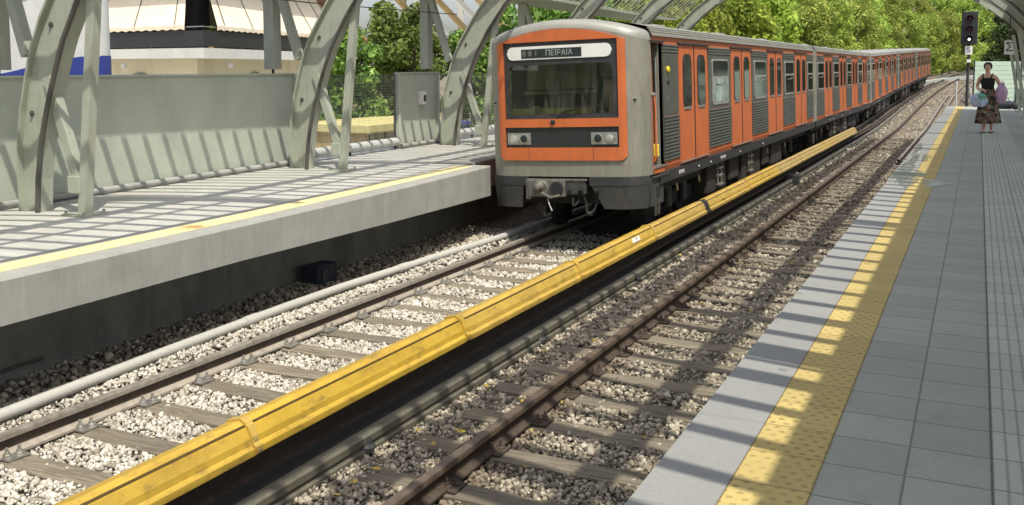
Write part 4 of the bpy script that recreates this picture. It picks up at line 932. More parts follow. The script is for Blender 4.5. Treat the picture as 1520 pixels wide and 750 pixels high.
def nose(car):
    def colpatch(xa, xb, lo, hi, off, th=.012, n=16):
        """patch following the bowed nose between two height curves, standing off forward"""
        mb = MB(); m = n+1; f = []; 
        xs_ = [xa+(xb-xa)*k/n for k in range(n+1)]
        for o in (off, off-th):
            for x in xs_: mb.v.append((x, plan(x)-o, lo(x)))
            for x in xs_: mb.v.append((x, plan(x)-o, hi(x)))
        q = lambda l, r, i: l*2*m+r*m+i
        for i in range(n):
            mb.f += [(q(0,0,i),q(0,0,i+1),q(0,1,i+1),q(0,1,i)),(q(1,0,i+1),q(1,0,i),q(1,1,i),q(1,1,i+1)),(q(0,0,i+1),q(0,0,i),q(1,0,i),q(1,0,i+1)),(q(0,1,i),q(0,1,i+1),q(1,1,i+1),q(1,1,i))]
        for i in (0, n): mb.f.append((q(0,0,i),q(0,1,i),q(1,1,i),q(1,0,i)))
        return mb
    k = lambda v: (lambda x: v)
    def rlo(xa, xb, z, r):
        def f(x):
            d = min(x-xa, xb-x); return z if d >= r else z+r-math.sqrt(max(0, r*r-(r-d)**2))
        return f
    def rhi(xa, xb, z, r):
        g = rlo(xa, xb, 0, r); return lambda x: z-g(x)
    OR = .985
    otop = lambda x: 2.045-.185*(abs(x)/OR)**2.1
    # steel shell around the orange panel
    def hitop(x): return zroof(min(HW-.09, abs(x)))-.115
    for a, b in ((-HW+.001,-.9),(.9,HW-.001)): colpatch(a, b, k(-.07), lambda x: zroof(x)-.13, 0, .012, 30).build('front_shell', 'silver', car, True)
    colpatch(-.9, .9, k(-.07), k(.24), 0, .012).build('front_shell', 'silver', car, True)
    colpatch(-.9, .9, lambda x: otop(x)-.09, lambda x: zroof(x)-.13, 0, .012, 24).build('front_shell', 'silver', car, True)
    # rounded brow between nose and roof
    mb = MB(); xs_ = [-HW+.0+2*HW*t/40 for t in range(41)]; rings = []
    for (o, dz, sc) in ((0,-.131,1),(.006,-.085,.999),(.03,-.045,.994),(.075,-.018,.985),(.14,0,.975),(.5,.006,.95)):
        rings.append([(x*sc, (plan(x)+o) if o < .4 else max(plan(x)+o, SIDE0+.1), min(zroof(x)+dz+ (.012 if o>.4 else 0), 9)) for x in xs_])
    mb.v = [p for r_ in rings for p in r_]
    for i in range(len(rings)-1):
        for j in range(40): mb.f.append((i*41+j, i*41+j+1, (i+1)*41+j+1, (i+1)*41+j))
    mb.build('brow', 'silver_roof', car, True)
    # orange panel: lower part, bars and posts, leaving the windscreen recess open
    def chamf(x): d = OR-abs(x); return .165+max(0, .06-d)*1.0
    fo = .03; pan = colpatch(-OR, OR, chamf, k(.35), fo, .04, 40).build('front_panel', 'orange', car)
    colpatch(-.88, .88, k(.645), k(.765), fo, .04).build('cross_bar', 'orange', pan)
    colpatch(-OR, -.88, k(.35), otop, fo, .04, 6).build('side_bar', 'orange', pan); colpatch(.88, OR, k(.35), otop, fo, .04, 6).build('side_bar', 'orange', pan)
    colpatch(-.88, .88, lambda x: 1.875-.0*x, otop, fo, .04, 20).build('top_bar', 'orange', pan)
    for x in (-.5, .5):
        MB().box(x-.003,x+.003,plan(x)-.0315,plan(x)-.02,.18,.345).build('panel_seam', 'dark_grey', pan)
    for x in [-.9+.2*k for k in range(10)]: MB().lathe([(.010,0),(.008,-.005)], (x, plan(x)-.03, .705), 'y', 8).build('rivet', 'orange', pan)
    # headlamp strip
    hs = colpatch(-.88, .88, k(.35), k(.645), .006, .02).build('lamp_recess', 'slab_dark', car)
    for s in (-1, 1):
        c0 = .66*s; hl = colpatch(c0-.19, c0+.19, k(.395), k(.565), .022, .02, 6).build('headlight', 'steel', car)
        for j, dx in enumerate((-.085,.085)):
            yb = plan(c0+dx)-.022; inner = (dx*s < 0)
            mt = 'slab_dark' if inner else 'lens'
            MB().lathe([(.07,0),(.07,-.012),(.058,-.014)], (c0+dx, yb, .48), 'y', 20).build('lamp_rim', 'chrome', hl); MB().lathe([(.056,0),(.056,-.016),(.03,-.024),(.004,-.026)], (c0+dx, yb, .48), 'y', 20).build('lamp_lens', mt, hl, True)
    # black window surround
    wb = colpatch(-.88, .88, k(.765), rlo(-.80,.80,.83,.08), .0, .02, 48)
    bp = wb.build('window_surround', 'dark_grey', car)
    colpatch(-.80, .80, rhi(-.80,.80,1.545,.08), k(1.875), .0, .02, 48).build('surround_top', 'dark_grey', bp)
    for a, b in ((-.88,-.80),(.80,.88)): colpatch(a, b, rlo(-.80,.80,.83,.08) if 0 else k(.765), k(1.875), .0, .02, 4).build('surround_side', 'dark_grey', bp)
    # sign
    sg = colpatch(-.82, .80, rlo(-.82,.80,1.625,.095), rhi(-.82,.80,1.815,.095), .016, .02, 60).build('destination_sign', 'white', car)
    dsp = colpatch(-.58, .36, k(1.645), k(1.775), .020, .01, 12).build('display', 'slab_dark', sg)
    text('display_text', 'ΠΕΙΡΑΙΑ', .115, 'grey_text', dsp, (.02, plan(0)-.0235, 1.708), (R(90),0,0), .001, .95)
    for j, ch in enumerate(('8','8','1')): text('display_text', ch, .11, 'grey_text_dim', dsp, (-.53+.095*j, plan(-.5+.1*j)-.0225, 1.708), (R(90),0,R(-1)), .001)
    # glass and cab behind it
    colpatch(-.81, .81, k(.82), k(1.56), -.022, .006, 20).build('windscreen', 'windscreen', car)
    fr = MB()
    cab = MB().box(-1.1,1.1,1.25,1.3,.1,1.9); cab = cab.build('cab_back_wall', 'cab_dark', car)
    MB().box(-1.05,-.52,1.22,1.249,1.18,1.78,.01).build('cab_panel', 'cab_cream', cab); MB().box(-.48,.12,1.22,1.249,1.18,1.78,.01).build('cab_panel', 'cab_cream', cab); MB().box(.17,.9,1.22,1.249,1.22,1.78,.01).build('cab_panel', 'cab_cream', cab)
    MB().box(-1.1,1.1,1.19,1.249,1.10,1.16).build('cab_rail', 'cab_cream', cab)
    MB().box(-.51,-.49,1.18,1.25,.6,1.8).build('door_edge', 'black', cab)
    dk = MB().box(-.95,.95,.12,.62,.60,.86,.02).build('driver_desk', 'cab_dark', car)
    MB().box(-.78,.45,.06,.12,.83,.92,.01).build('desk_rail', 'cab_yellow', dk); MB().box(-.45,-.32,.045,.055,.84,.95).build('paper_note', 'white', dk)
    MB().lathe([(.02,0),(.025,.2),(.07,.22),(.09,.28),(.06,.33)], (.62,.4,.86), 'z', 12).build('control_stand', 'black', dk)
    MB().prism(rounded(.25,.72,.75,.95,.06), 'z', .7, 1.35).build('driver_seat', 'black', dk)
    # cab side lining, ceiling and the open driver's door
    jm = MB().box(HW-.30,HW-.28,.47,1.0,.0,1.85).build('doorway_lining', 'cab_dark', car)
    MB().box(HW-.30,HW-.01,.465,.475,.0,1.85).build('door_jamb', 'black', jm)
    MB().box(HW-.30,HW-.02,.47,1.0,-.01,.03).build('threshold', 'steel', jm)
    MB().box(HW-.26,HW-.03,.86,.90,.02,1.80,.008).build('door_leaf', 'silver', jm)
    MB().box(HW-.16,HW-.02,.74,.80,.16,.34,.01).build('latch_box', 'cab_yellow', jm); MB().tube([(HW-.06,.83,.1),(HW-.06,.83,1.6)], .014, 8).build('grab_rail', 'steel', jm)
    MB().box(HW-.01,HW+.03,.40,1.06,1.815,1.84,.005).build('drip_rail', 'dark_grey', car)
    MB().box(HW,HW+.016,.47,1.1,.005,.03,.003).build('door_step', 'steel', car)
    MB().tube([(HW+.03,.445,1.05),(HW+.045,.445,.9),(HW+.045,.445,.2),(HW+.02,.445,.12)], .014, 8).build('grab_rail', 'orange', car)
    MB().lathe([(.03,0),(.03,.03),(.012,.05)], (HW, .44, 1.07), 'x', 10).build('door_lock', 'chrome', car)
    # wiper and tail details
    wp = MB().tube([(-.1,-.01,.72),(.05,-.03,.86),(.33,-.03,.93)], .009, 6).tube([(.33,-.03,.93),(.62,-.012,.955)], .006, 6).build('wiper', 'black', car)
    MB().lathe([(.035,0),(.035,-.03),(.01,-.04)], (-.1, -.02, .72), 'y', 10).build('wiper_hub', 'black', wp)
    for s in (-1,1): MB().box(s*1.085-.02,s*1.085+.02,plan(1.085)-.02,plan(1.085)+.01,1.0,1.02).build('bracket', 'black', car)
    # valance, coupler and hoses
    for (xa, xb) in ((-HW+.03,-.55),(.42,HW-.03)):
        bm_ = MB(); n = 14
        for z in (-.07, -.20):
            for j in range(n+1): x = xa+(xb-xa)*j/n; bm_.v.append((x, plan(x)+.012, z))
        for j in range(n): bm_.f.append((j, j+1, n+1+j+1, n+1+j))
        bf = bm_.build('buffer_beam', 'dark_grey', car); md = bf.modifiers.new('s','SOLIDIFY'); md.thickness = .05; md.offset = 0
    for (a, b, c, d) in ((-HW+.06,-.62,-HW+.10,-.66),(.45,HW-.03,.62,HW-.06)):
        mb = MB(); xs3 = [a+(b-a)*t/14 for t in range(15)]; xs4 = [c+(d-c)*t/14 for t in range(15)]
        for x in xs3: mb.v.append((x, plan(x)+.012, -.20))
        for x in xs4: mb.v.append((x, plan(x)+.05, -.53))
        for j in range(14): mb.f.append((j, j+1, 15+j+1, 15+j))
        sk = mb.build('skirt', 'skirt_grey', car); md = sk.modifiers.new('s','SOLIDIFY'); md.thickness = .04; md.offset = 0
    ss = MB().box(HW-.08,HW-.02,SIDE0-.05,.98,-.53,-.12,.01).build('side_skirt', 'skirt_grey', car); MB().box(HW-.02,HW-.015,.6,.78,-.42,-.27).build('jack_hole', 'black', ss); MB().box(HW-.06,HW+.02,SIDE0-.02,1.15,-.13,-.10,.005).build('rim', 'skirt_grey', ss)
    cp = MB().box(-.52,.06,-.06,.35,-.36,-.115,.015).build('coupler', 'coupler_steel', car)
    MB().box(-.56,.38,-.02,.3,-.135,-.10,.01).build('coupler_plate', 'coupler_steel', cp); MB().box(.06,.36,-.01,.2,-.33,-.13,.02).build('contact_box', 'skirt_grey', cp)
    MB().box(-.56,-.48,-.04,.3,-.40,-.12,.01).build('side_cheek', 'coupler_steel', cp)
    MB().lathe([(.12,.0),(.12,-.02),(.10,-.03)], (-.30,-.06,-.235), 'y', 20).build('coupler_ring', 'coupler_steel', cp); MB().lathe([(.085,0),(.06,-.05),(.045,-.10),(.02,-.115)], (-.33,-.08,-.21), 'y', 16).build('coupler_cone', 'coupler_steel', cp, True)
    MB().lathe([(.10,.0),(.10,-.022)], (-.06,-.06,-.235), 'y', 20).build('coupler_socket', 'black', cp); MB().tube([(-.28,-.1,-.30),(-.14,-.12,-.36),(.0,-.1,-.33)], .022, 8).build('coupler_hook', 'coupler_steel', cp)
    MB().tube([(-.2,-.08,-.36),(-.16,-.12,-.46),(-.11,-.14,-.55)], .012, 8).build('uncoupling_lever', 'steel', cp)
    for (x0, x1, z, mm) in ((-.38,-.08,-.64,'hose'),(.30,.56,-.60,'hose'),(.12,.28,-.48,'hose')):
        pts_ = [(x0+(x1-x0)*t/10, -.03+.06*math.sin(t), -.25-(abs(z)-.25)*math.sin(math.pi*t/10)) for t in range(11)]
        MB().tube(pts_, .016, 8).build('brake_hose', mm, cp)
    MB().lathe([(.03,-.03),(.035,.03)], (.43,-.03,-.59), 'x', 10).build('hose_end', 'skirt_grey', cp)
    MB().box(-1.0,1.0,.35,.6,-.5,-.08).build('front_bulkhead', 'underframe', car)
MT['grey_text'] = M('display_letters', (.34,.38,.37), .5, 0, .05, 9); MT['grey_text_dim'] = M('display_digits', (.24,.21,.19), .5, 0, .05, 9)
MT['coupler_steel'] = M('coupler_steel', (.20,.19,.165), .5, .5, .2, 10, (.09,.07,.055), .6, 8, None, .1)
lead = carbody(True); car2 = carbody(False)
TL = ['leading orange and steel train car with the destination sign on its nose','second orange and steel train car, coupled behind the leading one','third orange train car, half way along the train','fourth orange train car, last but one before the trees','last orange train car, its tail against the dark trees']
for i in range(5):
    y = YF+PITCH*i; o = lead if i == 0 else (car2 if i == 1 else copy_tree(car2))
    y2 = y+LEN; o.location = (TC+cx(y), y, gz(y)); o.rotation_mode = 'XYZ'
    o.rotation_euler = (math.atan2(gz(y2)-gz(y), LEN), TILT, -math.atan2(cx(y2)-cx(y), LEN))
    tag(o, TL[i], 'train car', 'cars of the orange train')
# ------------------------------------------------------------------ signal, signs, far end of the right platform
sg = empty('signal_light', (-.42, 44.0, -1.25))
MB().tube([(0,0,0),(0,0,5.0)], .055, 10).build('pole', 'dark_grey', sg)
MB().box(-.30,.30,-.12,.06,3.66,4.98,.03).build('signal_head', 'signal_black', sg)
for k, z in enumerate((4.70,4.28,3.90)):
    l = MB().lathe([(.115,0),(.11,-.02),(.06,-.035),(.01,-.04)], (0,-.12,z), 'y', 18).build('lens', 'red' if k < 2 else 'slab_dark', sg)
    mb = MB(); n = 14
    for yy in (-.12,-.36):
        for i in range(n+1): a = R(-5+190*i/n); mb.v.append((.15*math.cos(a), yy, z+.15*math.sin(a)))
    for i in range(n): mb.f.append((i,i+1,n+1+i+1,n+1+i))
    h = mb.build('hood', 'hood_grey' if 'hood_grey' in MT else 'skirt_grey', l); md = h.modifiers.new('s','SOLIDIFY'); md.thickness = .012
def mk_lit():
    m, nt, b = nodes('lit_lamp'); b.inputs['Base Color'].default_value = (.9,.9,.85,1); b.inputs['Emission Color'].default_value = (1,.97,.9,1); b.inputs['Emission Strength'].default_value = 2.0; return m
MT['lit'] = mk_lit()
MB().lathe([(.05,0),(.05,-.02)], (0,-.165,3.87), 'y', 12).build('lit_lamp', 'lit', sg)
p = MB().box(-.14,.14,-.09,-.07,3.26,3.60,.005).build('number_plate', 'white', sg)
t = text('plate_mark', '5', .30, 'black', p, (0,-.093,3.43), (R(90),0,0), .002)
MB().box(-.06,.10,-.12,-.06,2.94,3.06,.01).build('marker_plate', 'white', sg)
MB().box(-.12,.12,-.1,.1,.0,1.1,.02).build('relay_box', 'dark_grey', sg)
tag(sg, 'black three lens railway signal with a white number plate at the platform end', 'signal')
for k, (x, y) in enumerate(((-.78, 42.0), (-.28, 42.4))):
    o = MB().tube([(x,y,-1.3),(x,y,.95 if k == 0 else .70)], .035, 8).build('guard_post', 'kerb' if k == 0 else 'white')
    tag(o, ['thin grey post at the corner of the platform end','thin white post between the platform end and the signal'][k], 'post')
ms = empty('letter_sign', (.90, 37.3, 0))
MB().box(-.17,.17,-.03,.03,1.93,2.40,.01).build('board', 'white', ms); text('letter', 'Σ', .40, 'black', ms, (-.01,-.034,2.165), (R(90),0,0), .002)
MB().bar((-.02,0,2.42),(-.02,0,3.2),.03,.03).build('hanger','dark_grey',ms)
tag(ms, 'small white sign with a black zigzag letter hanging by the right canopy post', 'sign')
wp_ = empty('platform_screen', (.72, 41.9, 0))
MB().box(-.88,1.9,-.03,.03,.05,1.72,.005).build('panel', 'panel_pale', wp_)
mb = MB()
for k in range(9): mb.box(-.87,1.89,-.036,-.030,.2+.17*k,.21+.17*k)
mb.build('panel_line', 'wall_paint', wp_)
for x in (-.90,.56,.72,1.92): MB().box(x-.025,x+.025,-.06,.0,.0,1.78).build('post', 'dark_grey', wp_)
for z in (.62,1.15): MB().box(.56,1.9,-.09,-.05,z,z+.04).build('rail', 'dark_grey', wp_)
tag(wp_, 'pale green screen wall closing the far end of the right platform', 'screen wall')
for k, (x, y, sx, sy, sz, mt, lab) in enumerate(((.86,39.6,.62,.3,.30,'bag_navy','dark blue travel bag lying on the platform behind the woman'),(1.22,39.3,.26,.26,.26,'black','small black bag on the platform next to the dark blue one'))):
    b = MB().lathe([(.0,-sx/2),(sz*.42,-sx/2+.02),(sz*.5,-sx/4),(sz*.5,sx/4),(sz*.42,sx/2-.02),(.0,sx/2)], (0,0,sz*.5), 'x', 14).build('bag', mt, None, True); b.location = (x,y,.003)
    MB().tube([(-sx*.25,0,sz*.95),(-sx*.2,-.02,sz*1.25),(sx*.2,-.02,sz*1.25),(sx*.25,0,sz*.95)], .014, 6).build('handle', 'black', b); tag(b, lab, 'bag')
# ------------------------------------------------------------------ the woman and her bags
def woman():
    J = []; E = []
    def j(p, r, par=None):
        J.append((p, r)); i = len(J)-1
        if par is not None: E.append((par, i))
        return i
    pel = j((0,0,.92), (.135,.10)); ab = j((0,-.005,1.04), (.115,.085), pel); ch = j((0,0,1.18), (.135,.095), ab); uc = j((0,.01,1.28), (.125,.07), ch)
    nk = j((0,.005,1.355), (.048,.05), uc); hd0 = j((0,-.01,1.42), (.056,.066), nk); hd1 = j((0,-.008,1.48), (.07,.084), hd0); hd2 = j((0,0,1.545), (.066,.078), hd1); j((0,.005,1.585), (.04,.05), hd2)
    for s in (-1,1):
        h = j((.085*s,0,.86), (.085,.09), pel); k = j((.075*s,-.01,.50), (.052,.055), h); c = j((.072*s,.02,.34), (.047,.052), k); fo = .07 if s < 0 else -.05; a = j((.07*s,.02-fo,.09), (.03,.034), c); t = j((.078*s,-.06-fo,.035), (.034,.022), a); j((.085*s,-.14-fo,.022), (.026,.014), t)
        sh = j((.165*s,.01,1.27), (.052,.052), uc)
        if s < 0: pts = [((-.235,.03,1.05),.038),((-.16,-.10,.985),.031),((-.10,-.17,.985),.026)]; pd = Vector((.8,-.45,-.15)).normalized()
        else: pts = [((.255,.02,1.06),.038),((.27,-.07,.90),.031),((.275,-.10,.84),.026)]; pd = Vector((.05,-.2,-1)).normalized()
        q = sh
        for p, r in pts: q = j(p, (r, r), q)
        w = Vector(pts[-1][0]); side = pd.cross(Vector((0,-1,.2))).normalized() if s > 0 else Vector((0,0,1)); bend = Vector((-.5,-.3,-.3)) if s > 0 else Vector((0,-.2,-.9))
        pm = j(tuple(w+pd*.05), (.028,.018), q)
        for i, ln in enumerate((.055,.065,.06,.045)):
            b0 = w+pd*.085+side*(.026-.0175*i); f1 = j(tuple(b0), (.0085,.0085), pm); b1 = b0+pd*ln*.55+bend*.012; f2 = j(tuple(b1), (.008,.008), f1); j(tuple(b1+(pd*.35+bend).normalized()*ln*.5), (.007,.007), f2)
        t0 = w+pd*.03+side*.034; th = j(tuple(t0), (.010,.010), pm); j(tuple(t0+pd*.03+side*.014+bend*.012), (.0085,.0085), th)
    me = bpy.data.meshes.new('person'); me.from_pydata([p for p, r in J], E, []); me.materials.append(MT['skin'])
    o = bpy.data.objects.new('person', me); C.objects.link(o)
    m = o.modifiers.new('skin', 'SKIN'); m.use_smooth_shade = True; m.branch_smoothing = .4
    if not me.skin_vertices: 
        bpy.context.view_layer.objects.active = o
    sv = me.skin_vertices[0].data
    for k, (p, r) in enumerate(J): sv[k].radius = r
    sv[0].use_root = True
    s2 = o.modifiers.new('sub', 'SUBSURF'); s2.levels = 2; s2.render_levels = 2
    # face
    f = MB()
    for s in (-1,1):
        e = MB().lathe([(.0,-.006),(.012,-.003),(.012,.003),(.0,.006)], (.028*s,-.083,1.497), 'y', 10).build('eye', 'white', o, True); MB().lathe([(.007,-.009),(.0,-.0095)], (.028*s,-.0815,1.497), 'y', 8).build('iris', 'hair', e)
        MB().bar((.014*s,-.088,1.517),(.044*s,-.08,1.517),.006,.006).build('eyebrow', 'hair', o)
        MB().lathe([(.0,-.006),(.014,-.004),(.018,.0),(.014,.004),(.0,.006)], (.074*s,.005,1.487), 'x', 10).build('ear', 'skin', o, True)
    MB().prism([(-.014,0),(.014,0),(.004,.045),(-.004,.045)], 'y', -.105, -.075).build('nose', 'skin', o).location = (0,.004,1.455)
    MB().box(-.022,.022,-.087,-.075,1.433,1.445,.004).build('lips', 'lip', o)
    hr = MB(); R_ = [(.05,1.575,.0),(.075,1.56,.0),(.088,1.53,.004),(.09,1.50,.012),(.088,1.46,.02)]
    n = 20; hv = []
    for r, z, y0 in [(.012,1.612,.006),(.05,1.604,.006)]+[(.078,1.578,.006),(.092,1.54,.010),(.092,1.50,.018),(.086,1.455,.026)]:
        for k in range(n):
            a = 2*math.pi*k/n; x = r*math.cos(a); y = r*1.12*math.sin(a)
            front = y < -.03 and z < 1.56
            hr.v.append((x*(1.0), (max(y, -.035) if front else y)+y0*.6, z))
    for i in range(5):
        for k in range(n): hr.f.append((i*n+k, i*n+(k+1)%n, (i+1)*n+(k+1)%n, (i+1)*n+k))
    hr.f.append(tuple(range(n))); hr.build('hair', 'hair', o, True)
    MB().lathe([(.0,-.04),(.035,-.03),(.045,0),(.035,.03),(0,.04)], (0,.105,1.53), 'z', 12).build('hair_bun', 'hair', o, True)
    # clothes
    def shell(name, mat, rings, waves=0, amp=0, seg=40):
        mb = MB()
        for (z, rx, ry, yo) in rings:
            w = amp*(rings[0][0]-z)/(rings[0][0]-rings[-1][0]) if waves else 0
            for k in range(seg):
                a = 2*math.pi*k/seg; f_ = 1+w*math.sin(waves*a+.6*math.sin(3*a)); mb.v.append((rx*f_*math.cos(a), yo+ry*f_*math.sin(a), z))
        for i in range(len(rings)-1):
            for k in range(seg): mb.f.append((i*seg+k, i*seg+(k+1)%seg, (i+1)*seg+(k+1)%seg, (i+1)*seg+k))
        ob = mb.build(name, mat, o, True); md = ob.modifiers.new('s','SOLIDIFY'); md.thickness = .006; return ob
    shell('tank_top', 'black_cloth', [(1.255,.118,.085,.0),(1.21,.150,.112,-.004),(1.15,.152,.118,-.008),(1.06,.130,.102,-.005),(.97,.138,.108,0)])
    for s in (-1,1): MB().tube([(.085*s,-.085,1.245),(.10*s,-.05,1.325),(.10*s,.02,1.345),(.085*s,.08,1.25)], .014, 6).build('strap', 'black_cloth', o)
    shell('skirt', 'skirt', [(1.0,.142,.112,0),(.9,.172,.14,0),(.75,.195,.165,0),(.55,.225,.19,0),(.36,.255,.22,0),(.22,.275,.24,0)], 9, .07)
    for s in (-1,1): MB().box(.078*s-.045,.078*s+.045,-.19-(.07 if s < 0 else -.05),.06-(.07 if s < 0 else -.05),.004,.022,.008).build('sandal', 'black', o)
    return tag(o, 'woman in a black vest and long patterned skirt walking up the platform', 'person')
MT['lip'] = M('lip', (.26,.09,.07), .5, 0, .05, 9)
wm = woman(); wm.location = (.22, 25.0, .006); wm.rotation_euler = (R(1.5), R(-1.5), R(-11))
def bag(x, y, z, w, d, h, mat, label, top=None, hz=.16, seed=1):
    rr_ = random.Random(seed); mb = MB(); seg = 20; rows = 9
    for i in range(rows):
        t = i/(rows-1); s = (.55+.5*math.sin(min(1, t*1.5+.12)*math.pi*.62)) * (1 if t < .7 else 1-(t-.7)*1.9)
        for k in range(seg):
            a = 2*math.pi*k/seg; f_ = 1+.09*math.sin(5*a+3*t+seed)+.05*math.sin(11*a-5*t+2*seed)+rr_.uniform(-.09,.09); mb.v.append((w/2*s*f_*math.cos(a), d/2*s*f_*math.sin(a), h*t+.012*math.sin(4*a+seed)))
    for i in range(rows-1):
        for k in range(seg): mb.f.append((i*seg+k, i*seg+(k+1)%seg, (i+1)*seg+(k+1)%seg, (i+1)*seg+k))
    mb.f += [tuple(range(seg)), tuple((rows-1)*seg+k for k in range(seg))]
    o = mb.build('shopping_bag', mat, None, True); o.location = (x, y, z)
    for s in (-1,1): MB().tube([(.05*s,-.02,h*.96),(.03*s,0,h+hz*.6),(0,0,h+hz),(-.0*s,.0,h+hz)], .008, 6).build('handle', mat, o)
    if top: MB().lathe([(.02,h*.55),(w*.30,h*.62),(w*.33,h*.85),(w*.15,h*1.02),(.02,h*1.04)], (w*.12,-d*.1,0), 'z', 14).build('inner_bag', top, o, True)
    return tag(o, label, 'shopping bag')
bag(.02, 24.82, .60, .34, .22, .30, 'plastic_bag', 'pale blue plastic bag topped by a green one, held at the waist of the woman', 'green_bag', .07, 2)
bag(.47, 24.86, .70, .22, .16, .44, 'pink_bag', 'tall pink plastic bag hanging from the arm of the woman', None, .05, 5)

# ------------------------------------------------------------------ trees
def crown_mesh(seed, blobs, leaves, size, slim=.5, spread=.34):
    r = np.random.default_rng(seed); B = np.array(blobs); w = B[:, 3]**2.2; idx = r.choice(len(B), leaves, p=w/w.sum())
    d = r.normal(size=(leaves, 3)); d /= np.linalg.norm(d, axis=1)[:, None]
    rad = B[idx, 3]*np.clip(1-np.abs(r.normal(0, spread, leaves)), .1, 1.15)
    P = B[idx, :3]+d*rad[:, None]*np.array([1,1,.8]); P += r.normal(0, .05, P.shape)*B[idx, 3][:, None]
    nrm = d*.7+r.normal(size=(leaves, 3))*.55+np.array([0,0,.35]); nrm /= np.linalg.norm(nrm, axis=1)[:, None]
    u = np.cross(nrm, r.normal(size=(leaves, 3))); u /= np.linalg.norm(u, axis=1)[:, None]; v = np.cross(nrm, u)
    s = size*r.lognormal(0, .3, leaves)[:, None]
    V = np.stack([P-u*s, P-v*s*slim+nrm*s*.12, P+u*s*1.1, P+v*s*slim+nrm*s*.12], 1).reshape(-1, 3)
    return V, np.arange(leaves*4).reshape(-1, 4)
def tree(seed, h, w, leaves, size, mat, shape='round', slim=.5, base=.25, nb=16):
    r = random.Random(seed); root = empty('tree')
    blobs = []
    for k in range(nb):
        t = (k+.5)/nb; z = h*(base+(1-base)*t*.93)
        rr_ = w*(math.sin(math.pi*(.18+.74*t))**.8 if shape == 'round' else (1.05-t)*.95 if shape == 'pine' else .62)
        a = k*2.4+r.uniform(-.5,.5); q = rr_*r.uniform(.35,.75); br = w*r.uniform(.22,.42)*(1 if shape != 'pine' else (1.15-.6*t))
        blobs.append((q*1.12*math.cos(a), q*1.12*math.sin(a), z, br))
    V, F = crown_mesh(seed, blobs, leaves, size, slim)
    np_mesh('crown', V, F, mat, root)
    mb = MB(); pts = [(0,0,-.3)]; 
    for k in range(1, 7): pts.append((r.uniform(-.05,.05)*w, r.uniform(-.05,.05)*w, h*.86*k/6))
    mb.tube(pts, [.05*h*.55*(1-.13*k) for k in range(7)], 8)
    for b in blobs[::2]:
        z0 = max(.12*h, b[2]-.35*w); k = min(5, int(z0/(h*.86)*6)); p0 = Vector(pts[k]).lerp(Vector(pts[k+1]), min(1,(z0/(h*.86)*6)-k))
        mb.tube([tuple(p0), tuple(p0.lerp(Vector(b[:3]), .55)+Vector((0,0,-.03*h))), b[:3]], [.018*h*.6, .011*h*.6, .004*h], 6)
    mb.build('trunk', 'bark', root, True)
    return root
protos = {
 'creeper': [tree(100+i, 4.0, 1.35, 8500, .062, 'leaf_mid', 'column', .62, .05, 20) for i in range(2)],
 'plane': [tree(200+i, 8.0, 2.6, 9000, .125, 'leaf_yellow', 'round', .6, .08, 22) for i in range(3)],
 'pine': [tree(300+i, 8.0, 2.7, 13000, .135, 'leaf_pine', 'round', .22, .06, 26) for i in range(3)],
 'dark': [tree(400+i, 8.0, 2.6, 9000, .13, 'leaf_dark', 'round', .55, .04, 22) for i in range(2)],
}
tused = set()
def plant(kind, i, x, y, s, label, group, sz=1.0, z=None):
    P = protos[kind]; p = P[i % len(P)]; o = p if p.name not in tused else copy_tree(p); tused.add(p.name)
    o.location = (x, y, (ground_h(x, y) if z is None else z)-.1); o.scale = (s, s, s*sz); o.rotation_euler.z = i*1.9
    tag(o, label, 'tree', group); return o
for i, (x, y, s, sz, t) in enumerate(((-15.1,21.6,1.0,1.06,'leafy green tree rising straight above the yellow roof of the kiosk'),(-15.3,24.4,1.15,1.1,'taller leafy green tree set back between the kiosk and the pergola'),(-14.2,23.6,1.0,1.06,'leafy green tree between the kiosk and the canopy frame nearest the train'),(-13.2,25.2,1.0,1.05,'slender green tree seen between the canopy frame and the train nose'),(-12.9,28.0,1.05,1.3,'green tree right behind the train nose, above its left corner'),(-12.3,31.5,1.1,1.35,'green tree above the middle of the train nose'))):
    plant('creeper', i, x, y, s, t, 'leafy trees by the street', sz, -1.38)
GP, GN, GD = 'yellow green broadleaf trees beside the train', 'pines on the slope behind the train', 'dark trees beside the far track'
TP, TN, TD = 'yellow green broadleaf tree close behind the train roof', 'olive green pine on the slope above the far end of the train', 'dark green tree in the shade beyond the signal'
k = 0
for (x, y, s) in ((-10.5,37,.62),(-12,43,.85),(-10.2,48,.8),(-14.5,50,1.0),(-10.8,55,.9),(-16,58,1.1),(-12.5,62,1.0),(-18,44,1.0),(-20,54,1.2)):
    plant('plane', k, x, y, s, TP, GP); k += 1
for (x, y, s) in ((-10,66,.9),(-14,70,1.1),(-9.6,75,.9),(-19,68,1.2),(-12.5,79,1.05),(-17,80,1.15),(-9.2,85,.95),(-22,76,1.2),(-14,90,1.1),(-9.5,96,1.0),(-19,92,1.2),(-12.5,101,1.1),(-8.6,108,1.0),(-17,106,1.2),(-11.5,114,1.1),(-23,104,1.2),(-7.4,119,1.0),(-14,122,1.15),(-9.5,130,1.15),(-5.6,129,1.0),(-18,125,1.2),(-13,138,1.2),(-4.4,139,1.1),(-8,145,1.2),(-18,146,1.2),(-2,150,1.1),(-13,158,1.2),(-5,160,1.5),(-9,166,1.6),(-1,158,1.4),(-15,168,1.6),(-3,168,1.6),(-26,90,1.2),(-30,110,1.3),(-26,130,1.3),(-24,150,1.3)):
    plant('pine', k, x, y, s, TN, GN); k += 1
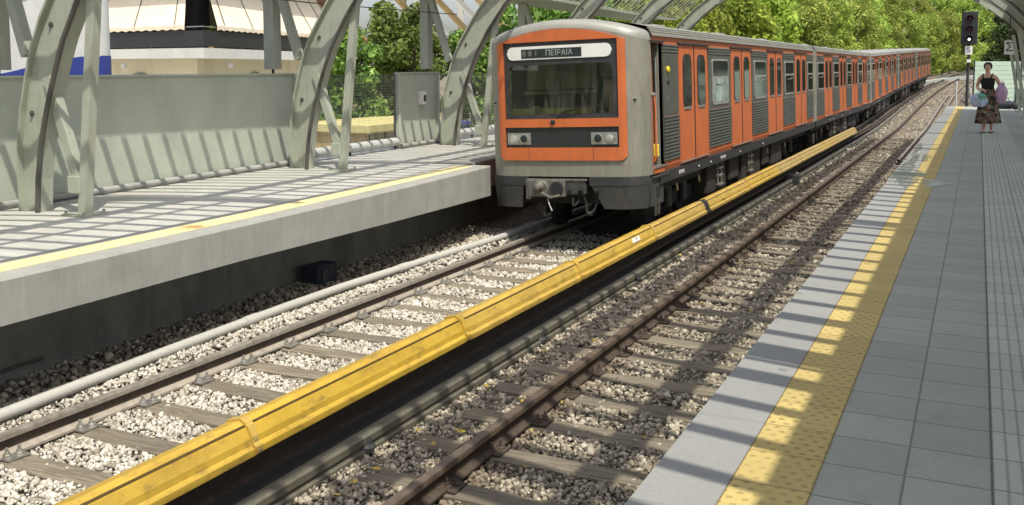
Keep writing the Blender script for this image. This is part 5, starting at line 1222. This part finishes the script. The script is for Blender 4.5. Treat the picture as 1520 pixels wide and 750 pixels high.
for (x, y, s) in ((2.0,56,.62),(3.6,63,.85),(1.9,70,.72),(5.5,70,1.0),(2.6,79,.85),(5.0,82,1.0),(2.6,90,.8),(6.5,94,1.1),(3.2,101,.9),(7.0,108,1.1),(4.2,114,.9),(9,120,1.1),(6,126,1.0),(3.0,165,1.2),(8.5,140,1.1),(8,60,1.0),(9,76,1.1),(11,90,1.2),(13,110,1.2),(0,172,1.2),(6,176,1.3),(-1.2,162,1.0)):
    plant('dark', k, x, y, s, TD, GD); k += 1
# house peeping out on the hill, low parapet where the line bends
hh = empty('hill_house', (-10.2, 143, ground_h(-10.2, 143)))
MB().box(-2.6,2.6,-2,2,-1,4.1).build('wall','plaster',hh); MB().prism([(-2.9,4.1),(2.9,4.1),(0,5.0)],'y',-2.2,2.2).build('roof','roof_tan',hh)
for x in (-1.5,0,1.5):
    w = MB().box(x-.4,x+.4,-2.03,-1.98,2.2,3.5).build('window','pane',hh); MB().box(x-.5,x+.5,-2.08,-2.0,2.1,2.2).build('sill','plaster',w)
tag(hh, 'white house showing between the treetops on the hill', 'house')
pw = [(-5.0,93),(-4.3,101),(-3.0,109),(-1.2,117),(1.2,125)]
mb = MB(); fr = []
for x, y in pw: fr.append(lambda p, x=x, y=y: (x+p[0], y, gz(y)-1.3+p[1]))
mb.sweep([(-.15,0),(.15,0),(.15,.42),(-.15,.42)], fr); tag(mb.build('parapet','kerb'), 'low pale parapet curving beside the track beyond the tail of the train', 'wall')

# ------------------------------------------------------------------ light and camera
sun_to = Vector((.40, -.36, 1.0)).normalized()
w = bpy.data.worlds.new('World'); scene.world = w; w.use_nodes = True; nt = w.node_tree; bg = nt.nodes['Background']
sky = nt.nodes.new('ShaderNodeTexSky'); sky.sky_type = 'NISHITA'; sky.sun_disc = False
sky.sun_elevation = math.asin(sun_to.z); sky.sun_rotation = math.atan2(sun_to.x, sun_to.y); sky.dust_density = 3.0; sky.air_density = 1.0
hs_ = nt.nodes.new('ShaderNodeHueSaturation'); hs_.inputs['Saturation'].default_value = .6
nt.links.new(sky.outputs[0], hs_.inputs['Color']); nt.links.new(hs_.outputs[0], bg.inputs[0]); bg.inputs[1].default_value = .15
sl = bpy.data.lights.new('sun', 'SUN'); sl.energy = 3.3; sl.angle = R(.53); sl.color = (1, .95, .82)
so = bpy.data.objects.new('sun', sl); C.objects.link(so); so.rotation_euler = (-sun_to).to_track_quat('-Z', 'Y').to_euler(); so.location = (20, -20, 40)
cam = bpy.data.cameras.new('camera'); co = bpy.data.objects.new('camera', cam); C.objects.link(co)
co.location = (0, 0, 1.5); co.rotation_euler = (R(90-5.0987), 0, R(25.3814))
cam.sensor_width = 36; cam.lens = 1457/1520*36; cam.shift_y = -145/1520; cam.clip_end = 3000; cam.clip_start = .05
scene.camera = co
vs = scene.view_settings; vs.view_transform = 'Standard'; vs.look = 'None'; vs.exposure = .42; vs.gamma = 1; vs.use_curve_mapping = False
cy_ = scene.cycles; cy_.max_bounces = 6; cy_.diffuse_bounces = 3; cy_.glossy_bounces = 3; cy_.transmission_bounces = 4; cy_.transparent_max_bounces = 8; cy_.use_denoising = True
cy_.caustics_reflective = False; cy_.caustics_refractive = False
